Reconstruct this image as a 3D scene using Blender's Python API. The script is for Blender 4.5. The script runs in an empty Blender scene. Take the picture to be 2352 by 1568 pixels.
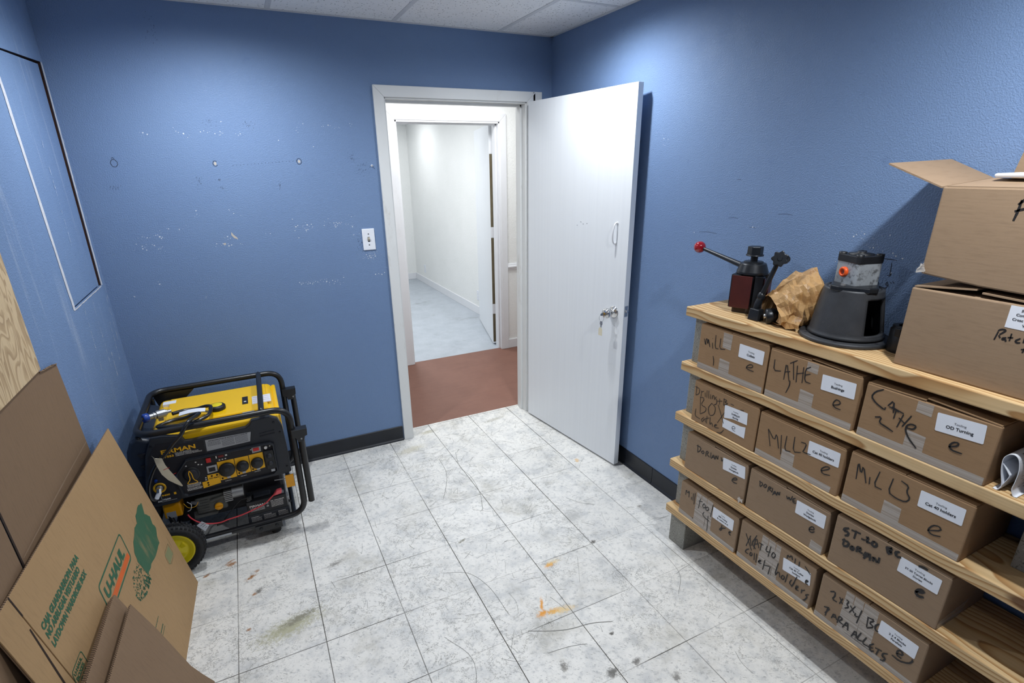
import bpy, bmesh, math, random
from mathutils import Vector, Matrix, noise

# ------------------------------------------------------------------ camera, light, exposure
SC = bpy.context.scene
COL = SC.collection
cam_d = bpy.data.cameras.new('camera')
cam = bpy.data.objects.new('camera', cam_d)
COL.objects.link(cam)
SC.camera = cam
CR = Vector((0.90051048, -0.43446513, -0.01791459))
CU = Vector((0.16579086, 0.3049628, 0.93782252))
CF = Vector((0.4019879, 0.84748908, -0.34665255))
CR.normalize(); CF.normalize()
CU = CR.cross(CF)
cam.matrix_world = Matrix((
    (CR.x, CU.x, -CF.x, -1.8353),
    (CR.y, CU.y, -CF.y, -3.0693),
    (CR.z, CU.z, -CF.z, 1.6864),
    (0, 0, 0, 1)))
cam_d.sensor_fit = 'HORIZONTAL'
cam_d.sensor_width = 36.0
cam_d.lens = 36.0 * 1199.79 / 2352.0
cam_d.shift_x = 26.18 / 2352.0
cam_d.shift_y = 43.27 / 2352.0
cam_d.clip_start = 0.05

SC.view_settings.view_transform = 'Standard'
SC.view_settings.look = 'None'
SC.view_settings.gamma = 1.0
SC.view_settings.use_curve_mapping = False
SC.view_settings.exposure = 0.0

W = bpy.data.worlds.new('world')
SC.world = W
W.use_nodes = True
W.node_tree.nodes['Background'].inputs[0].default_value = (0.6, 0.7, 0.9, 1)
W.node_tree.nodes['Background'].inputs[1].default_value = 0.02

H = 2.403            # ceiling height
WL = -2.478          # left wall
YB = -4.9            # wall behind the camera


def area(name, loc, sx, sy, power, col=(1, 0.985, 0.96), rot=(0, 0, 0), spread=None):
    d = bpy.data.lights.new(name, 'AREA')
    d.shape = 'RECTANGLE'; d.size = sx; d.size_y = sy
    d.energy = power; d.color = col
    if spread: d.spread = spread
    o = bpy.data.objects.new(name, d)
    o.location = loc; o.rotation_euler = rot
    COL.objects.link(o)
    return o


# small round ceiling lamps: x, y, watts
LAMPS = [(-.42, -.84, 56.0), (-1.83, -.60, 66.0), (-.60, -2.66, 80.0), (-2.02, -2.75, 12.0)]
for lx, ly, pw in LAMPS:
    ld = bpy.data.lights.new('round_lamp', 'SPOT')
    ld.energy = pw; ld.color = (0.95, 0.98, 1.0)
    ld.spot_size = math.radians(172); ld.spot_blend = 1.0; ld.shadow_soft_size = .035
    lo = bpy.data.objects.new('round_lamp', ld)
    lo.location = (lx, ly, H - .03)
    COL.objects.link(lo)
# hallway and the far room have ceiling lamps of their own
area('hall_lamp', (-0.25, 0.72, H - 0.034), 0.9, 0.45, 22, (0.98, 0.99, 1.0))
area('far_room_lamp', (-0.6, 2.7, H - 0.034), 0.6, 1.2, 36, (.97, 0.985, 1.0))
area('far_room_lamp', (0.0, 4.3, H - 0.034), 0.3, 0.3, 10, (.97, 0.985, 1.0))


# ------------------------------------------------------------------ colour and material helpers
def s2l(c):
    c = c / 255.0
    return c / 12.92 if c <= 0.04045 else ((c + 0.055) / 1.055) ** 2.4


def rgb(r, g, b):
    return (s2l(r), s2l(g), s2l(b), 1.0)


class NT:
    """tiny node tree writer"""
    def __init__(self, name):
        self.m = bpy.data.materials.new(name)
        self.m.use_nodes = True
        self.t = self.m.node_tree
        self.t.nodes.clear()
        self.out = self.t.nodes.new('ShaderNodeOutputMaterial')
        self.b = self.t.nodes.new('ShaderNodeBsdfPrincipled')
        self.t.links.new(self.b.outputs[0], self.out.inputs[0])
        self.tc = None

    def n(self, kind, **kw):
        nd = self.t.nodes.new(kind)
        for k, v in kw.items():
            setattr(nd, k, v)
        return nd

    def link(self, a, b):
        self.t.links.new(a, b)

    def put(self, sock, v):
        if isinstance(v, bpy.types.NodeSocket):
            self.link(v, sock)
        elif v is not None:
            sock.default_value = v

    def co(self):
        if self.tc is None:
            self.tc = self.n('ShaderNodeTexCoord')
        return self.tc.outputs['Object']

    def mapping(self, vec, scale=(1, 1, 1), loc=(0, 0, 0), rot=(0, 0, 0)):
        m = self.n('ShaderNodeMapping')
        self.link(vec, m.inputs[0])
        m.inputs['Location'].default_value = loc
        m.inputs['Rotation'].default_value = rot
        m.inputs['Scale'].default_value = scale
        return m.outputs[0]

    def noise(self, vec, scale, detail=2.0, rough=0.5, dist=0.0, color=False):
        nd = self.n('ShaderNodeTexNoise')
        self.link(vec, nd.inputs['Vector'])
        nd.inputs['Scale'].default_value = scale
        nd.inputs['Detail'].default_value = detail
        nd.inputs['Roughness'].default_value = rough
        nd.inputs['Distortion'].default_value = dist
        return nd.outputs['Color' if color else 'Fac']

    def vor(self, vec, scale, feature='F1', rand=1.0):
        nd = self.n('ShaderNodeTexVoronoi', feature=feature)
        self.link(vec, nd.inputs['Vector'])
        nd.inputs['Scale'].default_value = scale
        nd.inputs['Randomness'].default_value = rand
        return nd.outputs['Distance']

    def math(self, op, a, b=None, c=None, clamp=False):
        nd = self.n('ShaderNodeMath', operation=op)
        nd.use_clamp = clamp
        self.put(nd.inputs[0], a)
        if b is not None: self.put(nd.inputs[1], b)
        if c is not None: self.put(nd.inputs[2], c)
        return nd.outputs[0]

    def vmath(self, op, a, b=None):
        nd = self.n('ShaderNodeVectorMath', operation=op)
        self.put(nd.inputs[0], a)
        if b is not None: self.put(nd.inputs[1], b)
        return nd.outputs[0]

    def step(self, v, lo, hi, a=0.0, b=1.0):
        nd = self.n('ShaderNodeMapRange')
        nd.interpolation_type = 'SMOOTHSTEP'
        self.put(nd.inputs[0], v)
        nd.inputs[1].default_value = lo; nd.inputs[2].default_value = hi
        nd.inputs[3].default_value = a; nd.inputs[4].default_value = b
        return nd.outputs[0]

    def mix(self, f, a, b, mode='MIX'):
        nd = self.n('ShaderNodeMix', data_type='RGBA', blend_type=mode)
        self.put(nd.inputs['Factor'], f)
        self.put(nd.inputs[6], a)
        self.put(nd.inputs[7], b)
        return nd.outputs[2]

    def ramp(self, v, stops):
        nd = self.n('ShaderNodeValToRGB')
        self.link(v, nd.inputs[0])
        el = nd.color_ramp.elements
        while len(el) > 1: el.remove(el[0])
        el[0].position = stops[0][0]; el[0].color = stops[0][1]
        for p, c in stops[1:]:
            e = el.new(p); e.color = c
        return nd.outputs[0]

    def sep(self, vec):
        nd = self.n('ShaderNodeSeparateXYZ')
        self.link(vec, nd.inputs[0])
        return nd.outputs

    def comb(self, x, y, z):
        nd = self.n('ShaderNodeCombineXYZ')
        self.put(nd.inputs[0], x); self.put(nd.inputs[1], y); self.put(nd.inputs[2], z)
        return nd.outputs[0]

    def bump(self, h, dist=0.001, strength=1.0):
        nd = self.n('ShaderNodeBump')
        nd.inputs['Strength'].default_value = strength
        nd.inputs['Distance'].default_value = dist
        self.link(h, nd.inputs['Height'])
        self.link(nd.outputs[0], self.b.inputs['Normal'])

    def fin(self, base, rough=0.5, metal=0.0, spec=None, alpha=None, coat=None, emis=None, es=0):
        self.put(self.b.inputs['Base Color'], base)
        self.put(self.b.inputs['Roughness'], rough)
        self.put(self.b.inputs['Metallic'], metal)
        if spec is not None: self.put(self.b.inputs['Specular IOR Level'], spec)
        if alpha is not None: self.put(self.b.inputs['Alpha'], alpha)
        if coat is not None: self.put(self.b.inputs['Coat Weight'], coat)
        if emis is not None:
            self.b.inputs['Emission Color'].default_value = emis
            self.b.inputs['Emission Strength'].default_value = es
        return self.m


def plain(name, col, rough=0.5, metal=0.0, var=0.12, scale=30.0, bump=0.0, bscale=200.0, spec=None, alpha=None, coat=None):
    t = NT(name)
    f = t.noise(t.co(), scale, 3.0)
    dark = tuple(c * (1 - var) for c in col[:3]) + (1,)
    lite = tuple(min(1, c * (1 + var)) for c in col[:3]) + (1,)
    base = t.mix(f, dark, lite)
    if bump:
        t.bump(t.noise(t.co(), bscale, 2.0), bump)
    return t.fin(base, rough, metal, spec, alpha, coat)


M = {}


def mat_blue():
    t = NT('blue_wall_paint')
    c = t.co()
    n1 = t.noise(c, 1.7, 3)
    n2 = t.noise(c, 14, 4, 0.6)
    base = t.mix(n1, rgb(105, 130, 170), rgb(118, 144, 181))
    base = t.mix(t.step(n2, 0.62, 0.85, 0, 0.35), base, rgb(88, 110, 152))
    sx_ = t.sep(c)
    side = t.step(sx_[0], -2.472, -2.462, 1.0, 0.0)
    stk = t.step(t.noise(t.mapping(c, (1, 16, 1.1)), 1.0, 4, .7), .56, .72)
    base = t.mix(t.math('MULTIPLY', t.math('MULTIPLY', stk, side), .30), base, rgb(186, 196, 212))
    spk = t.step(t.noise(c, 150, 2, 0.7), 0.70, 0.74)
    base = t.mix(t.math('MULTIPLY', spk, 0.45), base, rgb(40, 58, 92))
    h = t.noise(t.mapping(c, (1, 1, 1)), 210, 3, 0.6, 0.3)
    h2 = t.noise(c, 110, 2, 0.5)
    hh = t.math('ADD', t.step(h, 0.40, 0.64), t.math('MULTIPLY', h2, 0.7))
    t.bump(hh, 0.0011, 0.6)
    return t.fin(base, t.step(n2, 0.3, 0.7, 0.5, 0.62), spec=0.35)


def mat_white_wall():
    t = NT('white_textured_wall')
    c = t.co()
    base = t.mix(t.noise(c, 3, 3), rgb(230, 232, 230), rgb(240, 241, 240))
    spk = t.step(t.noise(c, 9, 4, 0.7), 0.70, 0.76)
    base = t.mix(t.math('MULTIPLY', spk, 0.2), base, rgb(170, 170, 165))
    t.bump(t.step(t.noise(c, 70, 3, 0.5, 0.5), 0.45, 0.6), 0.0011, 0.6)
    return t.fin(base, 0.6, spec=0.3)


def mat_trim(name='worn_white_trim', dirt=0.35, base0=rgb(224, 226, 226)):
    t = NT(name)
    c = t.co()
    base = t.mix(t.noise(c, 6, 3), base0, tuple(x * 0.92 for x in base0[:3]) + (1,))
    d = t.step(t.noise(t.mapping(c, (1, 1, 0.35)), 9, 5, 0.75), 0.58, 0.75)
    base = t.mix(t.math('MULTIPLY', d, dirt), base, rgb(150, 140, 122))
    chip = t.step(t.noise(c, 60, 3, 0.8), 0.74, 0.76)
    base = t.mix(t.math('MULTIPLY', chip, dirt), base, rgb(80, 70, 60))
    return t.fin(base, 0.42, spec=0.4)


def mat_door():
    t = NT('white_door_paint')
    c = t.co()
    st = t.noise(t.mapping(c, (60, 60, 1.2)), 1.0, 3)
    base = t.mix(st, rgb(224, 228, 233), rgb(232, 236, 240))
    d = t.step(t.noise(c, 22, 4, 0.8), 0.72, 0.78)
    base = t.mix(t.math('MULTIPLY', d, 0.12), base, rgb(150, 150, 150))
    return t.fin(base, 0.38, spec=0.4)


def mat_floor():
    t = NT('worn_vinyl_tile')
    c = t.co()
    s = t.sep(c)
    T = 0.3048
    def seam(ax, off, w):
        wob = t.math('MULTIPLY', t.math('SUBTRACT', t.noise(c, 3.0, 1), 0.5), 0.0015)
        v = t.math('DIVIDE', t.math('SUBTRACT', t.math('ADD', s[ax], wob), off), T)
        f = t.math('FRACT', t.math('ADD', v, 100.5))
        d = t.math('MULTIPLY', t.math('ABSOLUTE', t.math('SUBTRACT', f, 0.5)), T)
        return t.step(d, w * 0.45, w, 1.0, 0.0), t.math('FLOOR', t.math('ADD', v, 100.0))
    sx, ix = seam(0, -1.5042, 0.0024)
    sy, iy = seam(1, -1.1133, 0.0021)
    wn = t.n('ShaderNodeTexWhiteNoise', noise_dimensions='2D')
    t.link(t.comb(ix, iy, 0.0), wn.inputs['Vector'])
    tv = wn.outputs['Value']
    base = t.mix(tv, rgb(224, 223, 219), rgb(231, 230, 226))
    # cloudy grey marbling
    cl = t.noise(c, 9, 5, 0.65)
    base = t.mix(t.step(cl, 0.42, 0.74, 0, 0.6), base, rgb(172, 176, 180))
    mid = t.noise(c, 45, 4, 0.7)
    base = t.mix(t.step(mid, 0.50, 0.72, 0, 0.6), base, rgb(150, 153, 156))
    # short dashes pressed into the vinyl
    rot = t.n('ShaderNodeVectorRotate', rotation_type='Z_AXIS')
    t.link(c, rot.inputs['Vector'])
    t.link(t.math('ADD', t.math('MULTIPLY', tv, 0.5), 0.35), rot.inputs['Angle'])
    fl = t.noise(t.mapping(rot.outputs[0], (55, 210, 1)), 1.0, 2, 0.6)
    base = t.mix(t.step(fl, 0.61, 0.70, 0, 0.6), base, rgb(112, 114, 114))
    fl2 = t.noise(t.mapping(rot.outputs[0], (150, 60, 1), (7, 3, 0)), 1.0, 3, 0.65)
    base = t.mix(t.step(fl2, 0.67, 0.73, 0, 0.6), base, rgb(92, 92, 90))
    # ground-in dirt, heavier near the doorway and the near right corner
    dd = t.noise(c, 3.2, 6, 0.72)
    base = t.mix(t.step(dd, 0.50, 0.72, 0, 0.5), base, rgb(156, 152, 138))
    crk = t.noise(c, 11, 6, 0.75, 0.4)
    crk = t.math('ABSOLUTE', t.math('SUBTRACT', crk, 0.5))
    base = t.mix(t.math('MULTIPLY', t.step(crk, 0.0, 0.010, 1, 0), t.step(t.noise(c, 1.9, 3, .6), .46, .58, 0, .9)), base, rgb(92, 90, 82))
    fine = t.noise(c, 120, 3, 0.8)
    base = t.mix(t.step(fine, 0.64, 0.72, 0, 0.5), base, rgb(84, 82, 78))

    def blob(base, x, y, rx, ry, ang, col, strength, scale=75, soft=0.15):
        v = t.vmath('SUBTRACT', c, (x, y, 0))
        r = t.n('ShaderNodeVectorRotate', rotation_type='Z_AXIS')
        t.link(v, r.inputs['Vector']); r.inputs['Angle'].default_value = -ang
        v = t.vmath('MULTIPLY', r.outputs[0], (1 / rx, 1 / ry, 0))
        ln = t.n('ShaderNodeVectorMath', operation='LENGTH')
        t.link(v, ln.inputs[0])
        d = t.math('ADD', ln.outputs['Value'], t.math('MULTIPLY', t.math('SUBTRACT', t.noise(c, scale, 5, 0.75), 0.5), 2.6))
        return t.mix(t.step(d, soft, 1.0, strength, 0.0), base, col)

    rust, tan, grey, dark = rgb(152, 100, 46), rgb(196, 150, 84), rgb(128, 126, 112), rgb(70, 66, 60)
    yel = rgb(222, 150, 40)
    for a in [(-2.14, -0.785, .030, .018, .3, rust, .9), (-2.145, -0.765, .030, .010, .5, rust, .7),
              (-2.238, -0.814, .022, .012, .6, rust, .85), (-2.06, -0.916, .036, .014, .6, rust, .95),
              (-2.035, -0.885, .018, .012, .5, rust, .7),
              (-2.033, -1.02, .028, .020, .8, dark, .8), (-2.05, -1.03, .014, .012, .8, rust, .8),
              (-2.077, -1.222, .012, .012, 0, rust, .8),
              (-1.93, -1.28, .17, .065, .25, rgb(168, 166, 132), .8), (-1.89, -1.25, .11, .028, .35, grey, .8),
              (-1.71, -0.999, .055, .020, .3, rgb(120, 118, 114), .75),
              (-0.842, -1.449, .040, .018, .2, yel, .85), (-0.82, -1.44, .055, .02, .1, rgb(226, 196, 120), .45),
              (-0.235, -0.755, .030, .016, 1.2, rgb(222, 168, 60), .7),
              (-0.930, -1.690, .080, .024, -.15, rgb(226, 190, 110), .65), (-0.965, -1.680, .040, .018, -.1, rgb(224, 164, 60), .8), (-0.987, -1.628, .048, .010, 1.04, yel, .95), (-1.008, -1.672, .034, .022, .3, yel, .95),
              (-0.578, -1.41, .020, .016, .4, dark, .85), (-1.135, -1.118, .035, .010, .4, grey, .9),
              (-0.819, -1.875, .012, .010, 0, dark, .9), (-1.058, -1.912, .030, .020, 1.1, rgb(90, 86, 80), .8),
              (-0.916, -2.008, .040, .024, .3, rgb(80, 78, 72), .85), (-0.812, -2.012, .028, .018, .3, dark, .8),
              (-0.727, -2.125, .030, .02, 1.2, dark, .7), (-0.20, -1.29, .020, .014, .4, rgb(120, 112, 100), .6),
              (-0.93, 0.02, .09, .03, .1, rgb(150, 142, 100), .5), (-0.45, -0.02, .12, .03, .2, rgb(150, 146, 130), .5),
              (-1.1, -0.16, .14, .05, .2, rgb(190, 184, 160), .6),
              (-0.56, -1.20, .10, .05, .5, rgb(175, 176, 174), .7)]:
        base = blob(base, *a)
    # seams, some open and black, some nearly closed
    sm = t.math('MAXIMUM', t.math('MULTIPLY', sx, t.step(t.noise(c, 1.1, 2), 0.3, 0.6, 0.45, 1.0)),
                t.math('MULTIPLY', sy, t.step(t.noise(c, 1.6, 2), 0.42, 0.62, 0.25, 0.9)))
    base = t.mix(sm, base, rgb(50, 44, 34))
    t.bump(t.math('SUBTRACT', t.math('MULTIPLY', mid, 0.25), sm), 0.0006, 0.5)
    return t.fin(base, t.step(cl, 0.3, 0.8, 0.42, 0.62), spec=0.32)


def mat_redfloor():
    t = NT('red_brown_painted_floor')
    c = t.co()
    base = t.mix(t.noise(c, 4, 5, 0.65), rgb(112, 76, 64), rgb(138, 100, 86))
    st = t.noise(t.mapping(c, (3, 30, 1)), 1.0, 4, 0.6)
    base = t.mix(t.step(st, 0.5, 0.8, 0, .4), base, rgb(110, 74, 62))
    sp = t.step(t.noise(c, 70, 3, 0.8), 0.73, 0.77)
    base = t.mix(t.math('MULTIPLY', sp, .6), base, rgb(190, 170, 160))
    return t.fin(base, 0.55, spec=0.3)


def mat_farfloor():
    t = NT('grey_blue_sheet_floor')
    c = t.co()
    base = t.mix(t.noise(c, 5, 5, 0.7), rgb(150, 158, 166), rgb(190, 197, 205))
    f = t.noise(t.mapping(c, (60, 160, 1), (0, 0, 0), (0, 0, .5)), 1.0, 3, .6)
    base = t.mix(t.step(f, .58, .72, 0, .5), base, rgb(205, 210, 216))
    base = t.mix(t.step(t.noise(c, 2.2, 4, .7), .55, .75, 0, .5), base, rgb(112, 114, 116))
    return t.fin(base, 0.55, spec=0.3)


def mat_ceiling():
    t = NT('pinhole_ceiling_tile')
    c = t.co()
    base = t.mix(t.noise(c, 25, 3), rgb(222, 225, 228), rgb(232, 234, 236))
    holes = t.step(t.vor(c, 75), 0.20, 0.30, 1.0, 0.0)
    msk = t.step(t.noise(c, 40, 2), 0.46, 0.56)
    h = t.math('MULTIPLY', holes, msk)
    base = t.mix(t.math('MULTIPLY', h, 0.75), base, rgb(96, 98, 102))
    t.bump(t.math('SUBTRACT', 1.0, h), 0.001, 0.6)
    return t.fin(base, 0.8, spec=0.2)


def mat_cardboard(name, a, b, horiz=True):
    t = NT(name)
    c = t.co()
    base = t.mix(t.noise(c, 3.5, 3), a, b)
    fib = t.noise(t.mapping(c, (25, 25, 190) if horiz else (25, 190, 25)), 1.0, 3, .6)
    dk = tuple(x * .80 for x in a[:3]) + (1,)
    base = t.mix(t.step(fib, .45, .75, 0, .4), base, dk)
    sp = t.noise(c, 420, 2, .7)
    base = t.mix(t.step(sp, .62, .72, 0, .3), base, tuple(x * .62 for x in a[:3]) + (1,))
    t.bump(t.noise(t.mapping(c, (6, 6, 120) if horiz else (6, 120, 6)), 1.0, 2), 0.0005, .5)
    return t.fin(base, 0.68, spec=0.25)


def mat_flutes():
    t = NT('corrugated_edge')
    c = t.co()
    s = t.sep(c)
    w = t.math('SINE', t.math('MULTIPLY', t.math('ADD', s[1], t.math('MULTIPLY', s[2], 0.6)), 2 * math.pi / 0.0075))
    base = t.mix(t.step(w, -.1, .4), rgb(60, 44, 32), rgb(160, 132, 104))
    return t.fin(base, 0.8)


def mat_pine():
    t = NT('pine_board')
    c = t.co()
    # rings around a pith line that wanders along the board
    wob = t.noise(t.mapping(c, (4, 2.0, 4)), 1.0, 2, .5, color=True)
    v = t.vmath('ADD', t.mapping(c, (1, .10, 1)), t.vmath('MULTIPLY', t.vmath('SUBTRACT', wob, (.5, .5, .5)), (.10, .0, .10)))
    s = t.sep(v)
    r = t.math('SQRT', t.math('ADD', t.math('POWER', t.math('ADD', s[0], .09), 2.0), t.math('POWER', t.math('ADD', t.math('MULTIPLY', s[2], 1.7), t.math('MULTIPLY', s[1], .6)), 2.0)))
    rings = t.math('FRACT', t.math('MULTIPLY', r, 62.0))
    base = t.ramp(rings, [(0.0, rgb(212, 184, 140)), (0.50, rgb(206, 174, 128)), (0.80, rgb(178, 138, 90)), (0.93, rgb(160, 118, 74)), (1.0, rgb(210, 182, 138))])
    fib = t.noise(t.mapping(c, (160, 3, 160)), 1.0, 3, .6)
    base = t.mix(t.step(fib, .4, .8, 0, .3), base, rgb(156, 128, 88))
    base = t.mix(t.step(t.noise(c, 5, 4, .7), .5, .75, 0, .4), base, rgb(170, 138, 100))
    kn = t.vor(t.mapping(c, (1, .35, 1)), 3.4)
    base = t.mix(t.step(kn, .045, .075, .85, 0), base, rgb(88, 52, 28))
    t.bump(fib, 0.0004, .5)
    return t.fin(base, 0.58, spec=0.3)


def mat_ply():
    t = NT('plywood_face')
    c = t.co()
    n = t.noise(t.mapping(c, (1, 11, 4.6)), 1.0, 2, .45, .7)
    f = t.math('FRACT', t.math('MULTIPLY', n, 9.0))
    base = t.ramp(f, [(0, rgb(212, 188, 150)), (.42, rgb(208, 184, 148)), (.50, rgb(172, 146, 112)), (.85, rgb(190, 164, 128)), (1, rgb(210, 186, 148))])
    fib = t.noise(t.mapping(c, (1, 160, 12)), 1.0, 3, .6)
    base = t.mix(t.step(fib, .5, .75, 0, .4), base, rgb(156, 128, 92))
    kn = t.vor(t.mapping(c, (1, 1.0, .55)), 7.5)
    base = t.mix(t.step(kn, .03, .075, .9, 0), base, rgb(70, 40, 24))
    return t.fin(base, .6, spec=.3)


def mat_cmu():
    t = NT('cinder_block')
    c = t.co()
    base = t.mix(t.noise(c, 12, 4), rgb(138, 138, 132), rgb(164, 162, 154))
    p = t.step(t.noise(c, 210, 3, .7), .56, .64)
    base = t.mix(t.math('MULTIPLY', p, .75), base, rgb(70, 70, 66))
    p2 = t.step(t.noise(c, 130, 2, .7), .64, .70)
    base = t.mix(t.math('MULTIPLY', p2, .5), base, rgb(205, 202, 196))
    t.bump(t.noise(c, 180, 4, .7), .0025, .8)
    return t.fin(base, .9, spec=.2)


def mat_tape():
    t = NT('clear_filament_tape')
    c = t.co()
    lines = t.noise(t.mapping(c, (3, 3, 330)), 1.0, 0)
    base = t.mix(lines, rgb(186, 178, 168), rgb(206, 200, 194))
    return t.fin(base, .20, spec=.6, alpha=t.step(lines, .3, .7, .48, .66))


def mat_cast():
    t = NT('dark_cast_iron')
    c = t.co()
    base = t.mix(t.noise(c, 14, 4, .6), rgb(44, 46, 50), rgb(74, 76, 80))
    base = t.mix(t.step(t.noise(c, 40, 3, .7), .6, .75, 0, .4), base, rgb(90, 88, 84))
    t.bump(t.noise(c, 300, 3), .0005, .5)
    return t.fin(base, .5, .35)


def mat_kraftbag():
    t = NT('oil_stained_kraft_paper')
    c = t.co()
    base = t.mix(t.noise(c, 12, 4), rgb(190, 152, 104), rgb(170, 132, 84))
    oil = t.step(t.noise(c, 17, 3, .6), .5, .62)
    base = t.mix(t.math('MULTIPLY', oil, .6), base, rgb(132, 88, 42))
    wx = t.step(t.noise(t.mapping(c, (1, 1, 1), (3, 1, 2)), 14, 5, .7), .58, .70)
    base = t.mix(t.math('MULTIPLY', wx, .45), base, rgb(206, 196, 190))
    pr = t.step(t.noise(t.mapping(c, (60, 60, 200)), 1.0, 2, .7), .70, .74)
    base = t.mix(t.math('MULTIPLY', pr, .6), base, rgb(60, 40, 28))
    t.bump(t.noise(c, 45, 4, .6), .004, .8)
    return t.fin(base, .45, spec=.4)


M['blue'] = mat_blue()
M['wwall'] = mat_white_wall()
M['trim'] = mat_trim()
M['trim2'] = mat_trim('clean_white_trim', .12, rgb(230, 232, 236))
M['door'] = mat_door()
M['floor'] = mat_floor()
M['red'] = mat_redfloor()
M['farfloor'] = mat_farfloor()
M['ceil'] = mat_ceiling()
M['grid'] = plain('grid_bar_paint', rgb(200, 203, 207), .5)
M['base'] = plain('black_vinyl_base', rgb(30, 33, 40), .35, 0, .3, 9, spec=.4)
M['carton'] = mat_cardboard('brown_carton', rgb(148, 118, 87), rgb(158, 128, 97))
M['carton2'] = mat_cardboard('dull_brown_carton', rgb(143, 120, 97), rgb(153, 130, 106))
M['kraft'] = mat_cardboard('light_kraft_board', rgb(160, 130, 94), rgb(174, 142, 102), False)
M['kraftd'] = mat_cardboard('brown_kraft_board', rgb(124, 100, 78), rgb(134, 110, 86), False)
M['flute'] = mat_flutes()
M['slotdark'] = plain('cut_board_edge', rgb(40, 24, 16), .9)  # dark colour for the shade in carton slots, and for printed pictograms
M['pine'] = mat_pine()
M['ply'] = mat_ply()
M['cmu'] = mat_cmu()
M['tape'] = mat_tape()
M['cast'] = mat_cast()
M['bag'] = mat_kraftbag()
M['marker'] = plain('black_marker_ink', rgb(26, 24, 26), .55)
M['paper'] = plain('white_paper', rgb(228, 232, 240), .6, 0, .03)
M['inkb'] = plain('black_print', rgb(26, 26, 34), .6)
M['green'] = plain('green_print', rgb(44, 92, 66), .65, 0, .25, 40)
M['orange'] = plain('orange_print', rgb(206, 96, 38), .65)
M['blkpaint'] = plain('satin_black_paint', rgb(26, 27, 30), .32, 0, .15, 20, spec=.5)
M['blkplast'] = plain('black_plastic', rgb(22, 24, 28), .45, 0, .2, 40, .0003, 600)
M['dkplast'] = plain('charcoal_plastic', rgb(38, 42, 50), .5, 0, .15, 25, .0003, 700)
M['bluegrey'] = plain('blue_black_shroud', rgb(32, 40, 54), .42, 0, .12, 15)
M['yellow'] = plain('yellow_enamel', rgb(246, 196, 6), .3, 0, .05, 8, coat=.3)
M['yellowp'] = plain('yellow_plastic', rgb(226, 206, 20), .4, 0, .05, 8)
M['yelprint'] = plain('yellow_print', rgb(244, 184, 24), .5, 0, .04)
M['whprint'] = plain('white_print', rgb(220, 220, 218), .5, 0, .04)
M['rubber'] = plain('tyre_rubber', rgb(30, 31, 34), .7, 0, .35, 70, .002, 90)
M['steel'] = plain('brushed_steel', rgb(190, 190, 190), .28, .9, .08, 60)
M['alum'] = plain('cast_aluminium', rgb(150, 152, 154), .42, .6, .2, 30)
M['engine'] = plain('engine_grey', rgb(84, 86, 84), .55, .3, .3, 35, .0006, 200)
M['chrome'] = plain('satin_chrome', rgb(205, 205, 205), .16, .95, .05, 30)
M['red_btn'] = plain('red_rocker', rgb(196, 34, 36), .35)
M['redwire'] = plain('red_cable', rgb(212, 70, 78), .4)
M['pink'] = plain('pink_red_boot', rgb(226, 92, 100), .4)
M['yelamber'] = plain('amber_reflector', rgb(228, 158, 12), .35)
M['rotwhite'] = plain('silver_decal', rgb(168, 172, 178), .4, .2, .1, 300)
M['bluecap'] = plain('blue_knob', rgb(30, 66, 150), .35)
M['brass'] = plain('brass', rgb(198, 158, 82), .3, .9)
M['clearh'] = plain('black_rubber_hose', rgb(20, 20, 22), .25, 0, .15, 30, spec=.6)
M['maroon'] = plain('oxblood_paint', rgb(72, 28, 26), .38, 0, .3, 22, spec=.5)
M['gunmetal'] = plain('black_oxide_steel', rgb(34, 37, 42), .35, .35, .25, 30)
M['redball'] = plain('red_phenolic_ball', rgb(150, 12, 28), .16, 0, .05, 10, coat=.6)
def mat_pump():
    t = NT('grimy_grey_casting')
    c = t.co()
    base = t.mix(t.noise(c, 30, 3), rgb(140, 146, 152), rgb(166, 172, 178))
    base = t.mix(t.step(t.noise(c, 38, 5, .75), .50, .64, 0, .8), base, rgb(62, 62, 62))
    return t.fin(base, .45, .2)
M['greypump'] = mat_pump()
M['orplug'] = plain('orange_port_plug', rgb(222, 84, 24), .4)
M['void'] = plain('dark_cavity', rgb(46, 22, 14), .9, 0, .4, 25)  # dark brown that puts the shade inside the wall cut into colour
M['gyps'] = plain('raw_gypsum_edge', rgb(196, 198, 206), .85, 0, .2, 60)
M['chip'] = plain('bare_white_patch', rgb(212, 218, 228), .7)
M['smudge'] = plain('dark_scuff', rgb(58, 66, 84), .8)
M['tan'] = plain('manila_tag', rgb(222, 214, 190), .6)
M['olive'] = plain('bare_door_edge', rgb(98, 88, 66), .7, 0, .3, 20)
M['glow'] = None
_t = NT('troffer_lens')
M['glow'] = _t.fin(rgb(235, 238, 240), .5, emis=(.93, .97, 1, 1), es=2.0)


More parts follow.
